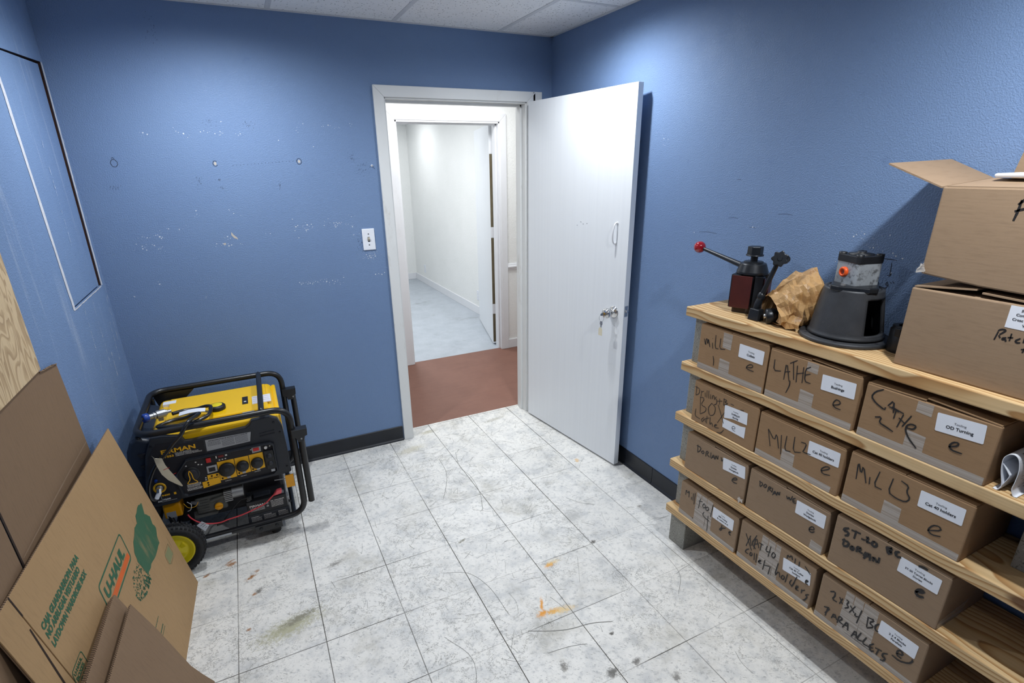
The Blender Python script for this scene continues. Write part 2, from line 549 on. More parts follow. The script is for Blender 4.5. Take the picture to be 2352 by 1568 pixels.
# ------------------------------------------------------------------ mesh helpers
class MB:
    def __init__(self):
        self.v = []; self.f = []; self.sm = []

    def add(self, vs, fs, smooth=False):
        o = len(self.v)
        self.v += [Vector(p) for p in vs]
        for f in fs:
            self.f.append([i + o for i in f]); self.sm.append(smooth)
        return self

    def box(self, x0, x1, y0, y1, z0, z1):
        vs = [(x, y, z) for z in (z0, z1) for y in (y0, y1) for x in (x0, x1)]
        return self.add(vs, [(0, 2, 3, 1), (4, 5, 7, 6), (0, 1, 5, 4), (2, 6, 7, 3), (0, 4, 6, 2), (1, 3, 7, 5)])

    def hexa(self, b, t):
        """prism between two quads b and t (lists of four points, same winding)"""
        n = len(b)
        fs = [tuple(reversed(range(n))), tuple(range(n, 2 * n))]
        for i in range(n):
            j = (i + 1) % n
            fs.append((i, j, n + j, n + i))
        return self.add(list(b) + list(t), fs)

    def prism(self, poly, org, ux, uy, d):
        """2-D polygon in the frame (org, ux, uy), pushed along vector d"""
        org, ux, uy, d = Vector(org), Vector(ux), Vector(uy), Vector(d)
        b = [org + ux * p[0] + uy * p[1] for p in poly]
        return self.hexa(b, [p + d for p in b])

    def cyl(self, p0, p1, r0, r1=None, seg=20, cap=True, smooth=True):
        p0, p1 = Vector(p0), Vector(p1)
        r1 = r0 if r1 is None else r1
        d = (p1 - p0).normalized()
        a = d.orthogonal().normalized(); b = d.cross(a)
        vs = []
        for p, r in ((p0, r0), (p1, r1)):
            for i in range(seg):
                t = 2 * math.pi * i / seg
                vs.append(p + a * (r * math.cos(t)) + b * (r * math.sin(t)))
        self.add(vs, [(i, (i + 1) % seg, seg + (i + 1) % seg, seg + i) for i in range(seg)], smooth)
        if cap:
            self.add(vs[:seg], [tuple(reversed(range(seg)))])
            self.add(vs[seg:], [tuple(range(seg))])
        return self

    def lathe(self, prof, org, axis=(0, 0, 1), seg=32, smooth=True):
        """prof: list of (radius, distance along axis)"""
        org, d = Vector(org), Vector(axis).normalized()
        a = d.orthogonal().normalized(); b = d.cross(a)
        vs = []
        for r, h in prof:
            for i in range(seg):
                t = 2 * math.pi * i / seg
                vs.append(org + d * h + a * (r * math.cos(t)) + b * (r * math.sin(t)))
        fs = []
        for k in range(len(prof) - 1):
            for i in range(seg):
                j = (i + 1) % seg
                fs.append((k * seg + i, k * seg + j, (k + 1) * seg + j, (k + 1) * seg + i))
        return self.add(vs, fs, smooth)

    def tube(self, pts, r, seg=10, closed=False, cap=True, rad=None):
        pts = [Vector(p) for p in pts]
        n = len(pts)
        tan = []
        for i in range(n):
            if closed: t = pts[(i + 1) % n] - pts[i - 1]
            else: t = pts[min(i + 1, n - 1)] - pts[max(i - 1, 0)]
            tan.append(t.normalized())
        a = tan[0].orthogonal().normalized()
        vs = []
        for i in range(n):
            a = (a - tan[i] * a.dot(tan[i])).normalized()
            b = tan[i].cross(a)
            rr = rad[i] if rad else r
            for k in range(seg):
                t = 2 * math.pi * k / seg
                vs.append(pts[i] + a * (rr * math.cos(t)) + b * (rr * math.sin(t)))
        fs = []
        m = n if closed else n - 1
        for i in range(m):
            j = (i + 1) % n
            for k in range(seg):
                l = (k + 1) % seg
                fs.append((i * seg + k, i * seg + l, j * seg + l, j * seg + k))
        self.add(vs, fs, True)
        if cap and not closed:
            self.add(vs[:seg], [tuple(reversed(range(seg)))])
            self.add(vs[-seg:], [tuple(range(seg))])
        return self

    def ball(self, c, r, seg=20, rings=12, sc=(1, 1, 1)):
        c = Vector(c)
        vs = [c + Vector((0, 0, r * sc[2]))]
        for j in range(1, rings):
            ph = math.pi * j / rings
            for i in range(seg):
                t = 2 * math.pi * i / seg
                vs.append(c + Vector((r * sc[0] * math.sin(ph) * math.cos(t), r * sc[1] * math.sin(ph) * math.sin(t), r * sc[2] * math.cos(ph))))
        vs.append(c - Vector((0, 0, r * sc[2])))
        fs = [(0, 1 + i, 1 + (i + 1) % seg) for i in range(seg)]
        for j in range(rings - 2):
            for i in range(seg):
                k = (i + 1) % seg
                fs.append((1 + j * seg + i, 1 + (j + 1) * seg + i, 1 + (j + 1) * seg + k, 1 + j * seg + k))
        L = len(vs) - 1; b = 1 + (rings - 2) * seg
        fs += [(L, b + (i + 1) % seg, b + i) for i in range(seg)]
        return self.add(vs, fs, True)

    def stroke(self, pts, w, org, ux, uy, n, lift=0.0004):
        """flat ink line through 2-D points on the plane (org, ux, uy)"""
        org, ux, uy, n = Vector(org), Vector(ux), Vector(uy), Vector(n)
        P = [Vector((p[0], p[1])) for p in pts]
        # round the corners a little
        Q = [P[0]]
        for i in range(1, len(P) - 1):
            Q += [P[i].lerp(P[i - 1], .22), P[i].lerp(P[i + 1], .22)]
        Q.append(P[-1])
        vs = []
        for i, p in enumerate(Q):
            t = (Q[min(i + 1, len(Q) - 1)] - Q[max(i - 1, 0)])
            if t.length < 1e-9: t = Vector((1, 0))
            t.normalize()
            q = Vector((-t.y, t.x))
            ww = w * (.5 if 0 < i < len(Q) - 1 else .38)
            for s in (-1, 1):
                u = p + q * (s * ww)
                vs.append(org + ux * u.x + uy * u.y + n * lift)
        self.add(vs, [(2 * i, 2 * i + 2, 2 * i + 3, 2 * i + 1) for i in range(len(Q) - 1)])
        return self

    def build(self, name, mat, parent=None, bevel=0, seg=2, sub=0, smooth=None):
        me = bpy.data.meshes.new(name)
        inv = WM[parent.name].inverted() if parent is not None else Matrix()
        vs = [inv @ v for v in self.v]
        me.from_pydata([tuple(v) for v in vs], [], self.f)
        me.polygons.foreach_set('use_smooth', [bool(s) if smooth is None else smooth for s in self.sm])
        me.materials.append(mat)
        me.update()
        bm = bmesh.new(); bm.from_mesh(me)
        if bevel or sub: bmesh.ops.remove_doubles(bm, verts=bm.verts, dist=1e-6)
        bmesh.ops.recalc_face_normals(bm, faces=bm.faces)
        bm.to_mesh(me); bm.free()
        o = bpy.data.objects.new(name, me)
        COL.objects.link(o)
        if parent is not None: o.parent = parent
        WM[o.name] = WM[parent.name] if parent is not None else Matrix()
        if bevel:
            b = o.modifiers.new('bevel', 'BEVEL'); b.width = bevel; b.segments = seg; b.limit_method = 'ANGLE'
            b.angle_limit = math.radians(40)
        if sub:
            s = o.modifiers.new('sub', 'SUBSURF'); s.levels = sub; s.render_levels = sub
        return o


WM = {}


def root(name, loc, rz=0, rx=0):
    o = bpy.data.objects.new(name, None)
    COL.objects.link(o)
    o.empty_display_size = .05
    o.location = loc; o.rotation_euler = (rx, 0, rz)
    WM[o.name] = Matrix.Translation(loc) @ Matrix.Rotation(rz, 4, 'Z') @ Matrix.Rotation(rx, 4, 'X')
    return o


def tag(o, label, cat, group=None, kind=None):
    o['label'] = label; o['category'] = cat
    if group: o['group'] = group
    if kind: o['kind'] = kind
    return o


def struct(o, label=None):
    o['kind'] = 'structure'
    if label: o['label'] = label
    return o


def text(s, org, ux, uy, size, mat, parent, name='lettering', width=None, bold=0.0, align='LEFT', lift=0.0005, shear=0.0, join=None):
    """lettering as a real mesh on the plane (org, ux, uy); size is the capital height"""
    cu = bpy.data.curves.new('t', 'FONT')
    cu.body = s; cu.size = size / 0.73; cu.align_x = align; cu.offset = bold * size; cu.shear = shear
    cu.resolution_u = 3
    ob = bpy.data.objects.new('t', cu)
    COL.objects.link(ob)
    dg = bpy.context.evaluated_depsgraph_get()
    me = bpy.data.meshes.new_from_object(ob.evaluated_get(dg))
    bpy.data.objects.remove(ob)
    ux, uy = Vector(ux).normalized(), Vector(uy).normalized()
    n = ux.cross(uy)
    org = Vector(org)
    xs = [v.co.x for v in me.vertices] or [0, 1]
    k = 1.0
    if width and max(xs) > min(xs): k = width / (max(xs) - min(xs))
    x0 = min(xs) if (width and align == 'LEFT') else 0
    vs = [org + ux * ((v.co.x - x0) * k) + uy * v.co.y + n * lift for v in me.vertices]
    fs = [tuple(p.vertices) for p in me.polygons]
    bpy.data.meshes.remove(me)
    if join is not None:
        join.add(vs, fs); return join
    return MB().add(vs, fs).build(name, mat, parent)


def arc(c, r, a0, a1, n, ax, ay):
    c, ax, ay = Vector(c), Vector(ax), Vector(ay)
    return [c + ax * (r * math.cos(a0 + (a1 - a0) * i / n)) + ay * (r * math.sin(a0 + (a1 - a0) * i / n)) for i in range(n + 1)]


def round_path(pts, r, n=6, closed=False):
    """polyline with filleted corners"""
    pts = [Vector(p) for p in pts]
    out = []
    N = len(pts)
    rng = range(N) if closed else range(1, N - 1)
    if not closed: out.append(pts[0])
    for i in rng:
        a, b, c = pts[i - 1], pts[i], pts[(i + 1) % N]
        u = (a - b); v = (c - b)
        k = min(r, u.length * .49, v.length * .49)
        p, q = b + u.normalized() * k, b + v.normalized() * k
        for j in range(n + 1):
            t = j / n
            out.append(p.lerp(b, t).lerp(b.lerp(q, t), t))
    if not closed: out.append(pts[-1])
    return out


def smooth_path(pts, n=6):
    """Catmull-Rom"""
    P = [Vector(p) for p in pts]
    P = [P[0] * 2 - P[1]] + P + [P[-1] * 2 - P[-2]]
    out = []
    for i in range(1, len(P) - 2):
        for j in range(n):
            t = j / n
            a, b, c, d = P[i - 1], P[i], P[i + 1], P[i + 2]
            out.append(.5 * ((2 * b) + (c - a) * t + (2 * a - 5 * b + 4 * c - d) * t * t + (-a + 3 * b - 3 * c + d) * t ** 3))
    out.append(P[-2])
    return out

# ------------------------------------------------------------------ the room
T_ = 0.12
DX0, DX1, DZ = -1.044, -0.177, 2.049        # clear opening between the casings
def holed(x0, x1, a, b, zt, y0, y1, nm, mt):
    pl = [(x0, 0), (a, 0), (a, zt), (b, zt), (b, 0), (x1, 0), (x1, H + .05), (x0, H + .05)]
    return MB().prism(pl, (0, y0, 0), (1, 0, 0), (0, 0, 1), (0, y1 - y0, 0)).build(nm, mt)
o = holed(WL - .1, .1, DX0 + .004, DX1 - .004, DZ - .004, 0, .06, 'wall_back', M['blue']); struct(o)
wall_back = o
o = holed(-2.0, 1.7, DX0 + .004, DX1 - .004, DZ - .004, .06, T_, 'wall_hall_near', M['wwall']); struct(o)
o = MB().box(0, .1, YB, 0, 0, H + .05).build('wall_right', M['blue']); struct(o); wall_right = o
o = MB().box(WL - .1, .1, YB - .1, YB, 0, H + .05).build('wall_front', M['blue']); struct(o)
# left wall with the rectangle somebody cut in the plasterboard
HOLE = [(-.612, 2.09), (-.576, 1.197), (-.080, 1.202), (-.032, 2.130)]     # TL BL BR TR  (Y, z)
OUT = [(YB, H + .05), (YB, 0), (0, 0), (0, H + .05)]
mb = MB()
for i in range(4):
    j = (i + 1) % 4
    q = [OUT[i], OUT[j], HOLE[j], HOLE[i]]
    mb.hexa([(WL - .0127, y, z) for y, z in q], [(WL, y, z) for y, z in q])
wall_left = mb.build('wall_left', M['blue']); struct(wall_left)
o = MB().box(WL - .12, WL - .075, YB, 0, 0, H + .05).build('cavity_back', M['void'], wall_left)
mb = MB()
P_ = [(-.594, 2.086), (-.558, 1.206), (-.112, 1.210), (-.068, 2.116)]
mb.hexa([(WL - .0157, y, z) for y, z in P_], [(WL - .002, y, z) for y, z in P_])
o = mb.build('cut_panel', M['blue'], wall_left); o['label'] = 'loose blue panel cut out of the wall'
mb = MB()
def strip(y0, z0, y1, z1, w0, w1, d=.0012, jag=.002, n=26, side=1, seed=1):
    """ragged strip of bared gypsum beside a cut line"""
    rnd = random.Random(seed)
    a = Vector((y0, z0)); b = Vector((y1, z1)); t = (b - a).normalized(); q = Vector((t.y, -t.x)) * side
    pts = []
    for i in range(n + 1):
        p = a.lerp(b, i / n)
        w = w0 + (w1 - w0) * i / n
        pts.append((p, p + q * (w + rnd.uniform(-jag, jag))))
    for i in range(n):
        mb.add([(WL + d, pts[i][0].x, pts[i][0].y), (WL + d, pts[i + 1][0].x, pts[i + 1][0].y), (WL + d, pts[i + 1][1].x, pts[i + 1][1].y), (WL + d, pts[i][1].x, pts[i][1].y)], [(0, 1, 2, 3)])
strip(-.612, 2.09, -.576, 1.197, .014, .018, side=-1, seed=2)
strip(-.612, 2.09, -.576, 1.197, .012, .008, side=1, seed=4)
strip(-.032, 2.130, -.080, 1.202, .020, .024, side=-1, jag=.003, seed=3)
strip(-.576, 1.197, -.080, 1.202, .004, .006, side=1, jag=.0015, seed=5)
mb.build('plaster_edge', M['gyps'], wall_left)
mb = MB()
for i, j in ((2, 3), (3, 0)):
    a, b = HOLE[i], HOLE[j]
    cy_ = -.33; cz_ = 1.65
    e_ = .0006
    def inn(p): return (p[0] + (cy_ - p[0]) * e_ * 3, p[1] + (cz_ - p[1]) * e_ * 3)
    a, b = inn(a), inn(b)
    mb.add([(WL - .0005, a[0], a[1]), (WL - .0005, b[0], b[1]), (WL - .075, b[0], b[1]), (WL - .075, a[0], a[1])], [(0, 1, 2, 3)])
mb.build('cut_gap', M['void'], wall_left)  # dark sheets over the cut faces, painting the shade of the gap
# scraped streaks next to the cut
mb = MB(); rnd = random.Random(11)
for (y, z, l, w) in [(-.015, 1.30, .42, .004), (-.022, 1.75, .3, .003), (-.05, 1.02, .25, .006), (-.30, 1.0, .35, .004), (-.45, 1.0, .3, .003), (-.35, 1.6, .4, .003), (-.12, .93, .2, .008), (-.24, .86, .12, .006)]:
    for k in range(26):
        zz = z + l * (rnd.random() - .5); yy = y + w * 2 * (rnd.random() - .5) + (zz - z) * .05
        h = rnd.uniform(.004, .02); ww = rnd.uniform(.0006, .0018)
        mb.add([(WL + .0006, yy, zz), (WL + .0006, yy + ww, zz), (WL + .0006, yy + ww, zz + h), (WL + .0006, yy, zz + h)], [(0, 1, 2, 3)])
o = mb.build('paint_scrape', M['chip'], wall_left); o['kind'] = 'stuff'

# floors
o = MB().box(WL, 0, YB, T_ + .006, -.05, 0).build('floor', M['floor']); struct(o); floor = o
o = MB().box(-1.9, 1.6, T_ + .006, 1.387, -.05, -.001).build('floor_hall', M['red']); struct(o)
o = MB().box(-2.6, .6, 1.387, 5.2, -.05, 0).build('floor_far_room', M['farfloor']); struct(o)
# scratches and hair cracks in the tile
mb = MB(); rnd = random.Random(5)
def scratch(pts, w):
    P = smooth_path([(p[0], p[1], 0) for p in pts], 5) if len(pts) > 2 else [Vector((p[0], p[1], 0)) for p in pts]
    mb.stroke([(p.x, p.y) for p in P], w, (0, 0, 0), (1, 0, 0), (0, 1, 0), (0, 0, 1), .0005)
scratch([(-1.10, -1.72), (-1.02, -1.76), (-.95, -1.785), (-.86, -1.80), (-.78, -1.83)], .0035)
scratch([(-1.08, -1.84), (-1.0, -1.85), (-.93, -1.87)], .002)
scratch([(-1.29, -1.28), (-1.19, -1.33), (-1.14, -1.45), (-1.13, -1.62)], .0018)
scratch([(-.98, -.35), (-.99, -.5), (-1.03, -.62), (-1.10, -.76)], .0022)
scratch([(-.86, -.32), (-.90, -.5), (-.88, -.62), (-.90, -.80), (-.95, -.95)], .002)
scratch([(-1.40, -1.60), (-1.34, -1.75), (-1.42, -1.95)], .0015)
scratch([(-.50, -1.05), (-.46, -1.12), (-.40, -1.17)], .002)
scratch([(-.33, -1.60), (-.36, -1.75), (-.45, -1.84)], .0016)
scratch([(-.70, -1.46), (-.78, -1.60)], .0014)
for k in range(620):
    # scuffs crowd the traffic lane between the doorway and the camera
    x = rnd.gauss(-.95, .45); y = -abs(rnd.gauss(.2, .9))
    if not (-2.2 < x < -.1 and -2.9 < y < -.02): continue
    a = rnd.gauss(.9, .9); l = abs(rnd.gauss(.03, .035)) + .01
    dx, dy = math.cos(a) * l, math.sin(a) * l
    b = rnd.uniform(-.3, .3) * l
    scratch([(x, y), (x + dx / 2 - dy * b * 4, y + dy / 2 + dx * b * 4), (x + dx, y + dy)], rnd.uniform(.0006, .0014))
o = mb.build('scuff_marks', plain('grey_scuff', rgb(128, 128, 124), .8), floor); o['kind'] = 'stuff'

# ceiling, grid bars
o = MB().box(WL - .1, .1, YB - .1, .06, H, H + .05).build('ceiling', M['ceil']); struct(o); ceiling = o
mb = MB()
for x in (-2.167, -1.565, -.962, -.357):
    mb.box(x - .012, x + .012, YB, -.018, H - .0015, H + .001)
for y in (-.66, -1.88, -3.10, -4.32):
    mb.box(WL, 0, y - .012, y + .012, H - .0012, H + .001)
mb.build('grid_bars', M['grid'], ceiling)
mb = MB().box(WL, 0, -.020, 0, H - .003, H).box(-.020, 0, YB, 0, H - .003, H).box(WL, WL + .02, YB, 0, H - .003, H).box(WL, 0, YB, YB + .02, H - .003, H)
mb.build('wall_angle', M['grid'], ceiling)
o = MB().box(-2.7, 1.7, .06, 5.3, H, H + .05).build('ceiling_hall', M['ceil']); struct(o)

# ceiling lights
def downlight(x, y, label):
    r = root('ceiling_light', (x, y, H - .01)); tag(r, label, 'ceiling light', 'round ceiling lamps')
    MB().lathe([(.062, 0), (.085, 0), (.088, .004), (.088, .010), (.056, .010), (.052, .006), (.062, 0)], (x, y, H - .010), (0, 0, 1), 40).build('trim_ring', M['grid'], r)
    MB().lathe([(0, 0), (.052, 0)], (x, y, H - .003), (0, 0, 1), 32).build('diffuser', M['glow'], r)
for (lx, ly, pw), lb in zip(LAMPS, ('round ceiling lamp close to the open white door', 'round ceiling lamp above the generator', 'round ceiling lamp over the room in front of the big cartons', 'round ceiling lamp near the plywood')):
    downlight(lx, ly, lb)

# black vinyl base
def vbase(name, mb): struct(mb.build(name, M['base'], bevel=.0015))
def vb(x0, x1, y0, y1, axis, inner):
    mb = MB()
    if axis == 'x':
        prof = [(0, 0), (-.014, 0), (-.012, .006), (-.005, .014), (-.005, .098), (-.003, .101), (0, .101)]
        mb.prism(prof, (x0, 0, 0), (0, 1, 0), (0, 0, 1), (x1 - x0, 0, 0))
    else:
        prof = [(0, 0), (inner * .014, 0), (inner * .012, .006), (inner * .005, .014), (inner * .005, .098), (inner * .003, .101), (0, .101)]
        mb.prism(prof, (x0, y0, 0), (1, 0, 0), (0, 0, 1), (0, y1 - y0, 0))
    return mb
struct(vb(WL, -1.106, 0, 0, 'x', -1).build('baseboard_back', M['base']))
struct(vb(0, 0, -1.155, -.005, 'y', -1).build('baseboard_right', M['base']))
struct(vb(0, 0, -4.9, -1.158, 'y', -1).build('baseboard_right', M['base']))
struct(vb(WL, 0, -4.9, 0, 'y', 1).build('baseboard_left', M['base']))

# white door casing on the back wall
def casing(name, x0, x1, zt, w, y, th, mat, dirn=-1):
    """three boards, mitred; opening x0..x1, top zt, board width w, standing proud of plane y"""
    mb = MB()
    ya, yb = y, y + dirn * th
    L = [(x0 - w, 0), (x0, 0), (x0, zt), (x0 - w, zt + w)]
    Tt = [(x0 - w, zt + w), (x0, zt), (x1, zt), (x1 + w, zt + w)]
    R = [(x1, 0), (x1 + w, 0), (x1 + w, zt + w), (x1, zt)]
    rt = root(name, ((x0 + x1) / 2, y, 0)); struct(rt)
    for q in (L, Tt, R):
        MB().hexa([(p[0], ya, p[1]) for p in q], [(p[0], yb, p[1]) for p in q]).build('casing_board', mat, rt, bevel=.003)
    return rt
c1 = casing('trim_1', DX0, DX1, DZ, .057, 0, .016, M['trim'])
# head board runs on past the corner mitre to x = -0.076
MB().box(DX1 + .04, -.076, -.016, 0, DZ, DZ + .057).build('casing_board', M['trim'], c1, bevel=.002)
mb = MB()
mb.box(DX0 - .006, DX0 + .008, -.004, T_ + .004, 0, DZ).box(DX1 - .008, DX1 + .006, -.004, T_ + .004, 0, DZ).box(DX0, DX1, -.004, T_ + .004, DZ - .008, DZ + .006)
mb.box(DX0 + .008, DX0 + .02, .045, .085, 0, DZ - .008).box(DX1 - .02, DX1 - .008, .045, .085, 0, DZ - .008).box(DX0 + .008, DX1 - .008, .045, .085, DZ - .02, DZ - .008)
mb.build('jamb', M['trim'], c1, bevel=.0015)
MB().box(DX0 + .008, DX0 + .0095, .010, .036, .90, .99).box(DX0 + .008, DX0 + .0095, .010, .036, 1.0, 1.01).build('strike_plate', M['steel'], c1)

# hallway wall, its doorway
HX0, HX1, HZ = -.63, .285, 2.05
o = holed(-1.9, 1.6, HX0, HX1, HZ, 1.345, 1.46, 'wall_hall_far', M['wwall']); struct(o)
for nm, b in (('wall_hall_left', (-2.0, -1.9, T_, 1.46)), ('wall_hall_right', (1.6, 1.7, T_, 1.46)), ('wall_far_right', (.6, .7, 1.46, 5.2)), ('wall_far_left', (-2.7, -2.6, 1.46, 5.2)), ('wall_far_back', (-2.7, .7, 5.2, 5.3))):
    struct(MB().box(*b, 0, H + .05).build(nm, M['wwall']))
c2 = casing('trim_2', HX0, HX1, HZ, .062, 1.345, .016, M['trim2'])
mb = MB()
mb.box(HX0 - .004, HX0 + .014, 1.335, 1.47, 0, HZ).box(HX1 - .014, HX1 + .004, 1.335, 1.47, 0, HZ).box(HX0, HX1, 1.335, 1.47, HZ - .014, HZ + .004)
mb.box(HX0 + .014, HX0 + .026, 1.375, 1.41, 0, HZ - .014).box(HX1 - .026, HX1 - .014, 1.375, 1.41, 0, HZ - .014).box(HX0 + .014, HX1 - .014, 1.375, 1.41, HZ - .026, HZ - .014)
mb.build('jamb', M['trim2'], c2, bevel=.0015)
prof = [(0, 0), (-.010, .004), (-.012, .016), (-.022, .024), (-.024, .036), (-.014, .046), (-.012, .056), (-.006, .062), (0, .064)]
struct(MB().prism(prof, (HX1 + .062, 1.345, .772), (0, 1, 0), (0, 0, 1), (1.6 - HX1 - .062, 0, 0)).build('trim_3', M['trim2'], bevel=.001))
def wbase(name, mb): struct(mb.build(name, M['trim2'], bevel=.003))
wbase('baseboard_hall', MB().box(HX1 + .062, 1.6, 1.333, 1.345, 0, .09))
wbase('baseboard_hall', MB().box(-1.9, HX0 - .062, 1.333, 1.345, 0, .09))
wbase('baseboard_far_right', MB().box(.588, .6, 1.46, 5.2, 0, .10))
wbase('baseboard_far_back', MB().box(-2.6, .588, 5.188, 5.2, 0, .10))


# ------------------------------------------------------------------ doors
def hang_door(name, hinge, free, z0, z1, th, side):
    h = Vector((hinge[0], hinge[1], 0)); f = Vector((free[0], free[1], 0))
    d = (f - h); L = d.length; d.normalize()
    n = Vector((d.y, -d.x, 0)) * side        # away from the camera side of the leaf
    r = root(name, (h.x, h.y, 0)); struct(r)
    q = [h, f, f + n * th, h + n * th]
    MB().hexa([(p.x, p.y, z0) for p in q], [(p.x, p.y, z1) for p in q]).build('leaf', M['door'], r, bevel=.0012)
    return r, h, d, n, L
d1, h, d, n, L = hang_door('door_1', (-.190, -.050), (-.079, -.912), .012, 2.046, .035, -1)
if n.x < 0:
    raise SystemExit('door leaf points the wrong way')
out = -n            # towards the room
UP = Vector((0, 0, 1))
kp = h + d * (L - .073) + UP * .935
def knob(parent, p, ax, name='knob'):
    k = MB().lathe([(0, 0), (.033, 0), (.033, .003), (.028, .008), (.014, .011), (.0115, .016), (.0115, .030), (.018, .036), (.0265, .046), (.028, .056), (.0235, .066), (.012, .070), (0, .0705)], p, ax, 32).build(name, M['chrome'], parent)
    return k
k = knob(d1, kp, out)
MB().cyl(kp + out * .069, kp + out * .0735, .0075, .007, 16).build('key_cylinder', M['brass'], k)
knob(d1, kp + n * .035, n)
e = h + d * L
c_ = e + UP * .95
MB().hexa([tuple(c_ + n * a + UP * b - d * .0002) for a, b in ((.006, -.029), (.029, -.029), (.029, .029), (.006, .029))], [tuple(c_ + n * a + UP * b + d * .0015) for a, b in ((.006, -.029), (.029, -.029), (.029, .029), (.006, .029))]).build('latch_plate', M['steel'], d1)
MB().cyl(c_ + n * .0175, c_ + n * .0175 + d * .012, .008, .0065, 16).build('latch_bolt', M['chrome'], d1)
# small white pull
a = h + d * (L - .083) + UP * 1.405; b = h + d * (L - .088) + UP * 1.300
pull = MB().tube(smooth_path([a, a + out * .012, a + out * .022 - UP * .014, a.lerp(b, .5) + out * .028, b + out * .022 + UP * .014, b + out * .012, b], 6), .004, 10, rad=None).build('pull_handle', M['trim2'], d1)
for p in (a, b):
    MB().cyl(p - out * .001, p + out * .003, .0075, seg=16).build('mounting_foot', M['trim2'], pull)
# bare white chips on the leaf
mb = MB()
for q in ((.50, 1.39), (.52, 1.38), (.55, 1.385), (.47, 1.37)):
    p = h + d * q[0] + UP * q[1] + out * .0006
    mb.add([p, p + d * .006, p + d * .007 + UP * .003, p + d * .001 + UP * .002], [(0, 1, 2, 3)])
mb.build('scratch', M['smudge'], d1)
# hinges of the blue-room door, on the jamb side
for z in (.25, 1.03, 1.83):
    MB().cyl(h + n * .035 + Vector((0, 0, z - .045)), h + n * .035 + Vector((0, 0, z + .045)), .006, seg=12).build('hinge', M['trim'], d1)

# key, ring and paper tag hanging in the lock
kr = root('key', tuple(kp + out * .074)); tag(kr, 'key in the white door knob with a small manila tag hanging from its ring', 'key')
kk = kp + out * .073
side_ = d
MB().hexa([tuple(kk + out * a + UP * b - side_ * .001) for a, b in ((0, -.003), (.010, -.009), (.024, -.007), (.026, .004), (.014, .009), (.004, .004))], [tuple(kk + out * a + UP * b + side_ * .001) for a, b in ((0, -.003), (.010, -.009), (.024, -.007), (.026, .004), (.014, .009), (.004, .004))]).build('key_bow', M['steel'], kr)
rc = kk + out * .017 - UP * .022
MB().tube(arc(rc, .017, 0, 2 * math.pi, 20, d, UP)[:-1], .0009, 6, True).build('key_ring', M['steel'], kr)
k2 = rc - UP * .020
MB().hexa([tuple(k2 + d * a + UP * b - out * .001) for a, b in ((-.008, .004), (.008, .004), (.010, -.012), (.004, -.018), (.003, -.040), (-.003, -.042), (-.004, -.018), (-.010, -.012))], [tuple(k2 + d * a + UP * b + out * .001) for a, b in ((-.008, .004), (.008, .004), (.010, -.012), (.004, -.018), (.003, -.040), (-.003, -.042), (-.004, -.018), (-.010, -.012))]).build('spare_key', M['steel'], kr)
tg = k2 - UP * .030 + out * .003
MB().hexa([tuple(tg + d * a + UP * b) for a, b in ((-.014, -.045), (.014, -.045), (.014, -.012), (.007, 0), (-.007, 0), (-.014, -.012))], [tuple(tg + d * a + UP * b + out * .0008) for a, b in ((-.014, -.045), (.014, -.045), (.014, -.012), (.007, 0), (-.007, 0), (-.014, -.012))]).build('paper_tag', M['tan'], kr)

# the far room's door, standing open
d2, h, d, n, L = hang_door('door_2', (.293, 1.50), (.535, 2.400), .012, 2.045, .035, -1)
out2 = -n
for z in (.37, 1.11, 1.85):
    hp = h + Vector((0, 0, z))
    hg = MB().cyl(hp - UP * .045 - d * .004, hp + UP * .045 - d * .004, .0065, seg=12).build('hinge', M['trim2'], d2)
    MB().hexa([tuple(hp + n * a + UP * b - d * .002) for a, b in ((.001, -.045), (.030, -.045), (.030, .045), (.001, .045))], [tuple(hp + n * a + UP * b + d * .0003) for a, b in ((.001, -.045), (.030, -.045), (.030, .045), (.001, .045))]).build('hinge_leaf', M['trim2'], hg)
for z0, z1 in ((.03, .32), (.42, 1.06), (1.16, 1.80)):
    MB().hexa([tuple(h + n * a + UP * b - d * .001) for a, b in ((.004, z0), (.033, z0), (.033, z1), (.004, z1))], [tuple(h + n * a + UP * b + d * .0003) for a, b in ((.004, z0), (.033, z0), (.033, z1), (.004, z1))]).build('bare_edge', M['olive'], d2)
knob(d2, h + d * (L - .065) + UP * .935, out2)

# ------------------------------------------------------------------ light switch, outlets, screw anchor
sw = root('light_switch', (-1.199, 0, 1.313)); tag(sw, 'white toggle light switch plate left of the open doorway', 'light switch')
MB().box(-1.2345, -1.1645, -.006, 0, 1.254, 1.373).build('plate', M['paper'], sw, bevel=.0025)
tgl = MB().hexa([(-1.204, -.006, 1.305), (-1.195, -.006, 1.305), (-1.195, -.006, 1.322), (-1.204, -.006, 1.322)], [(-1.203, -.016, 1.318), (-1.196, -.016, 1.318), (-1.196, -.015, 1.326), (-1.203, -.015, 1.326)]).build('toggle', plain('ivory_toggle', rgb(196, 188, 168), .4), sw, bevel=.0008)
MB().box(-1.2055, -1.1935, -.0064, -.0058, 1.300, 1.327).build('toggle_slot', M['inkb'], sw)
for z in (1.283, 1.344):
    MB().cyl((-1.1995, -.0058, z), (-1.1995, -.0072, z), .0032, seg=14).build('screw', M['inkb'], sw)
for y, z, lb in ((2.66, .235, 'white wall outlet beside the open door in the far room'), (4.72, .235, 'white wall outlet near the far corner of the far room')):
    r = root('wall_outlet', (.6, y, z)); tag(r, lb, 'outlet')
    MB().box(.594, .6, y - .035, y + .035, z - .057, z + .057).build('plate', M['paper'], r, bevel=.002)
    for s_ in (-.02, .02):
        MB().box(.5925, .5945, y - .016, y + .016, z + s_ - .013, z + s_ + .013).build('socket', M['trim2'], r, bevel=.001)
an = root('wall_anchor', (-1.142, 0, 1.707)); tag(an, 'small screw anchor sticking out of the blue wall beside the door casing', 'wall anchor')
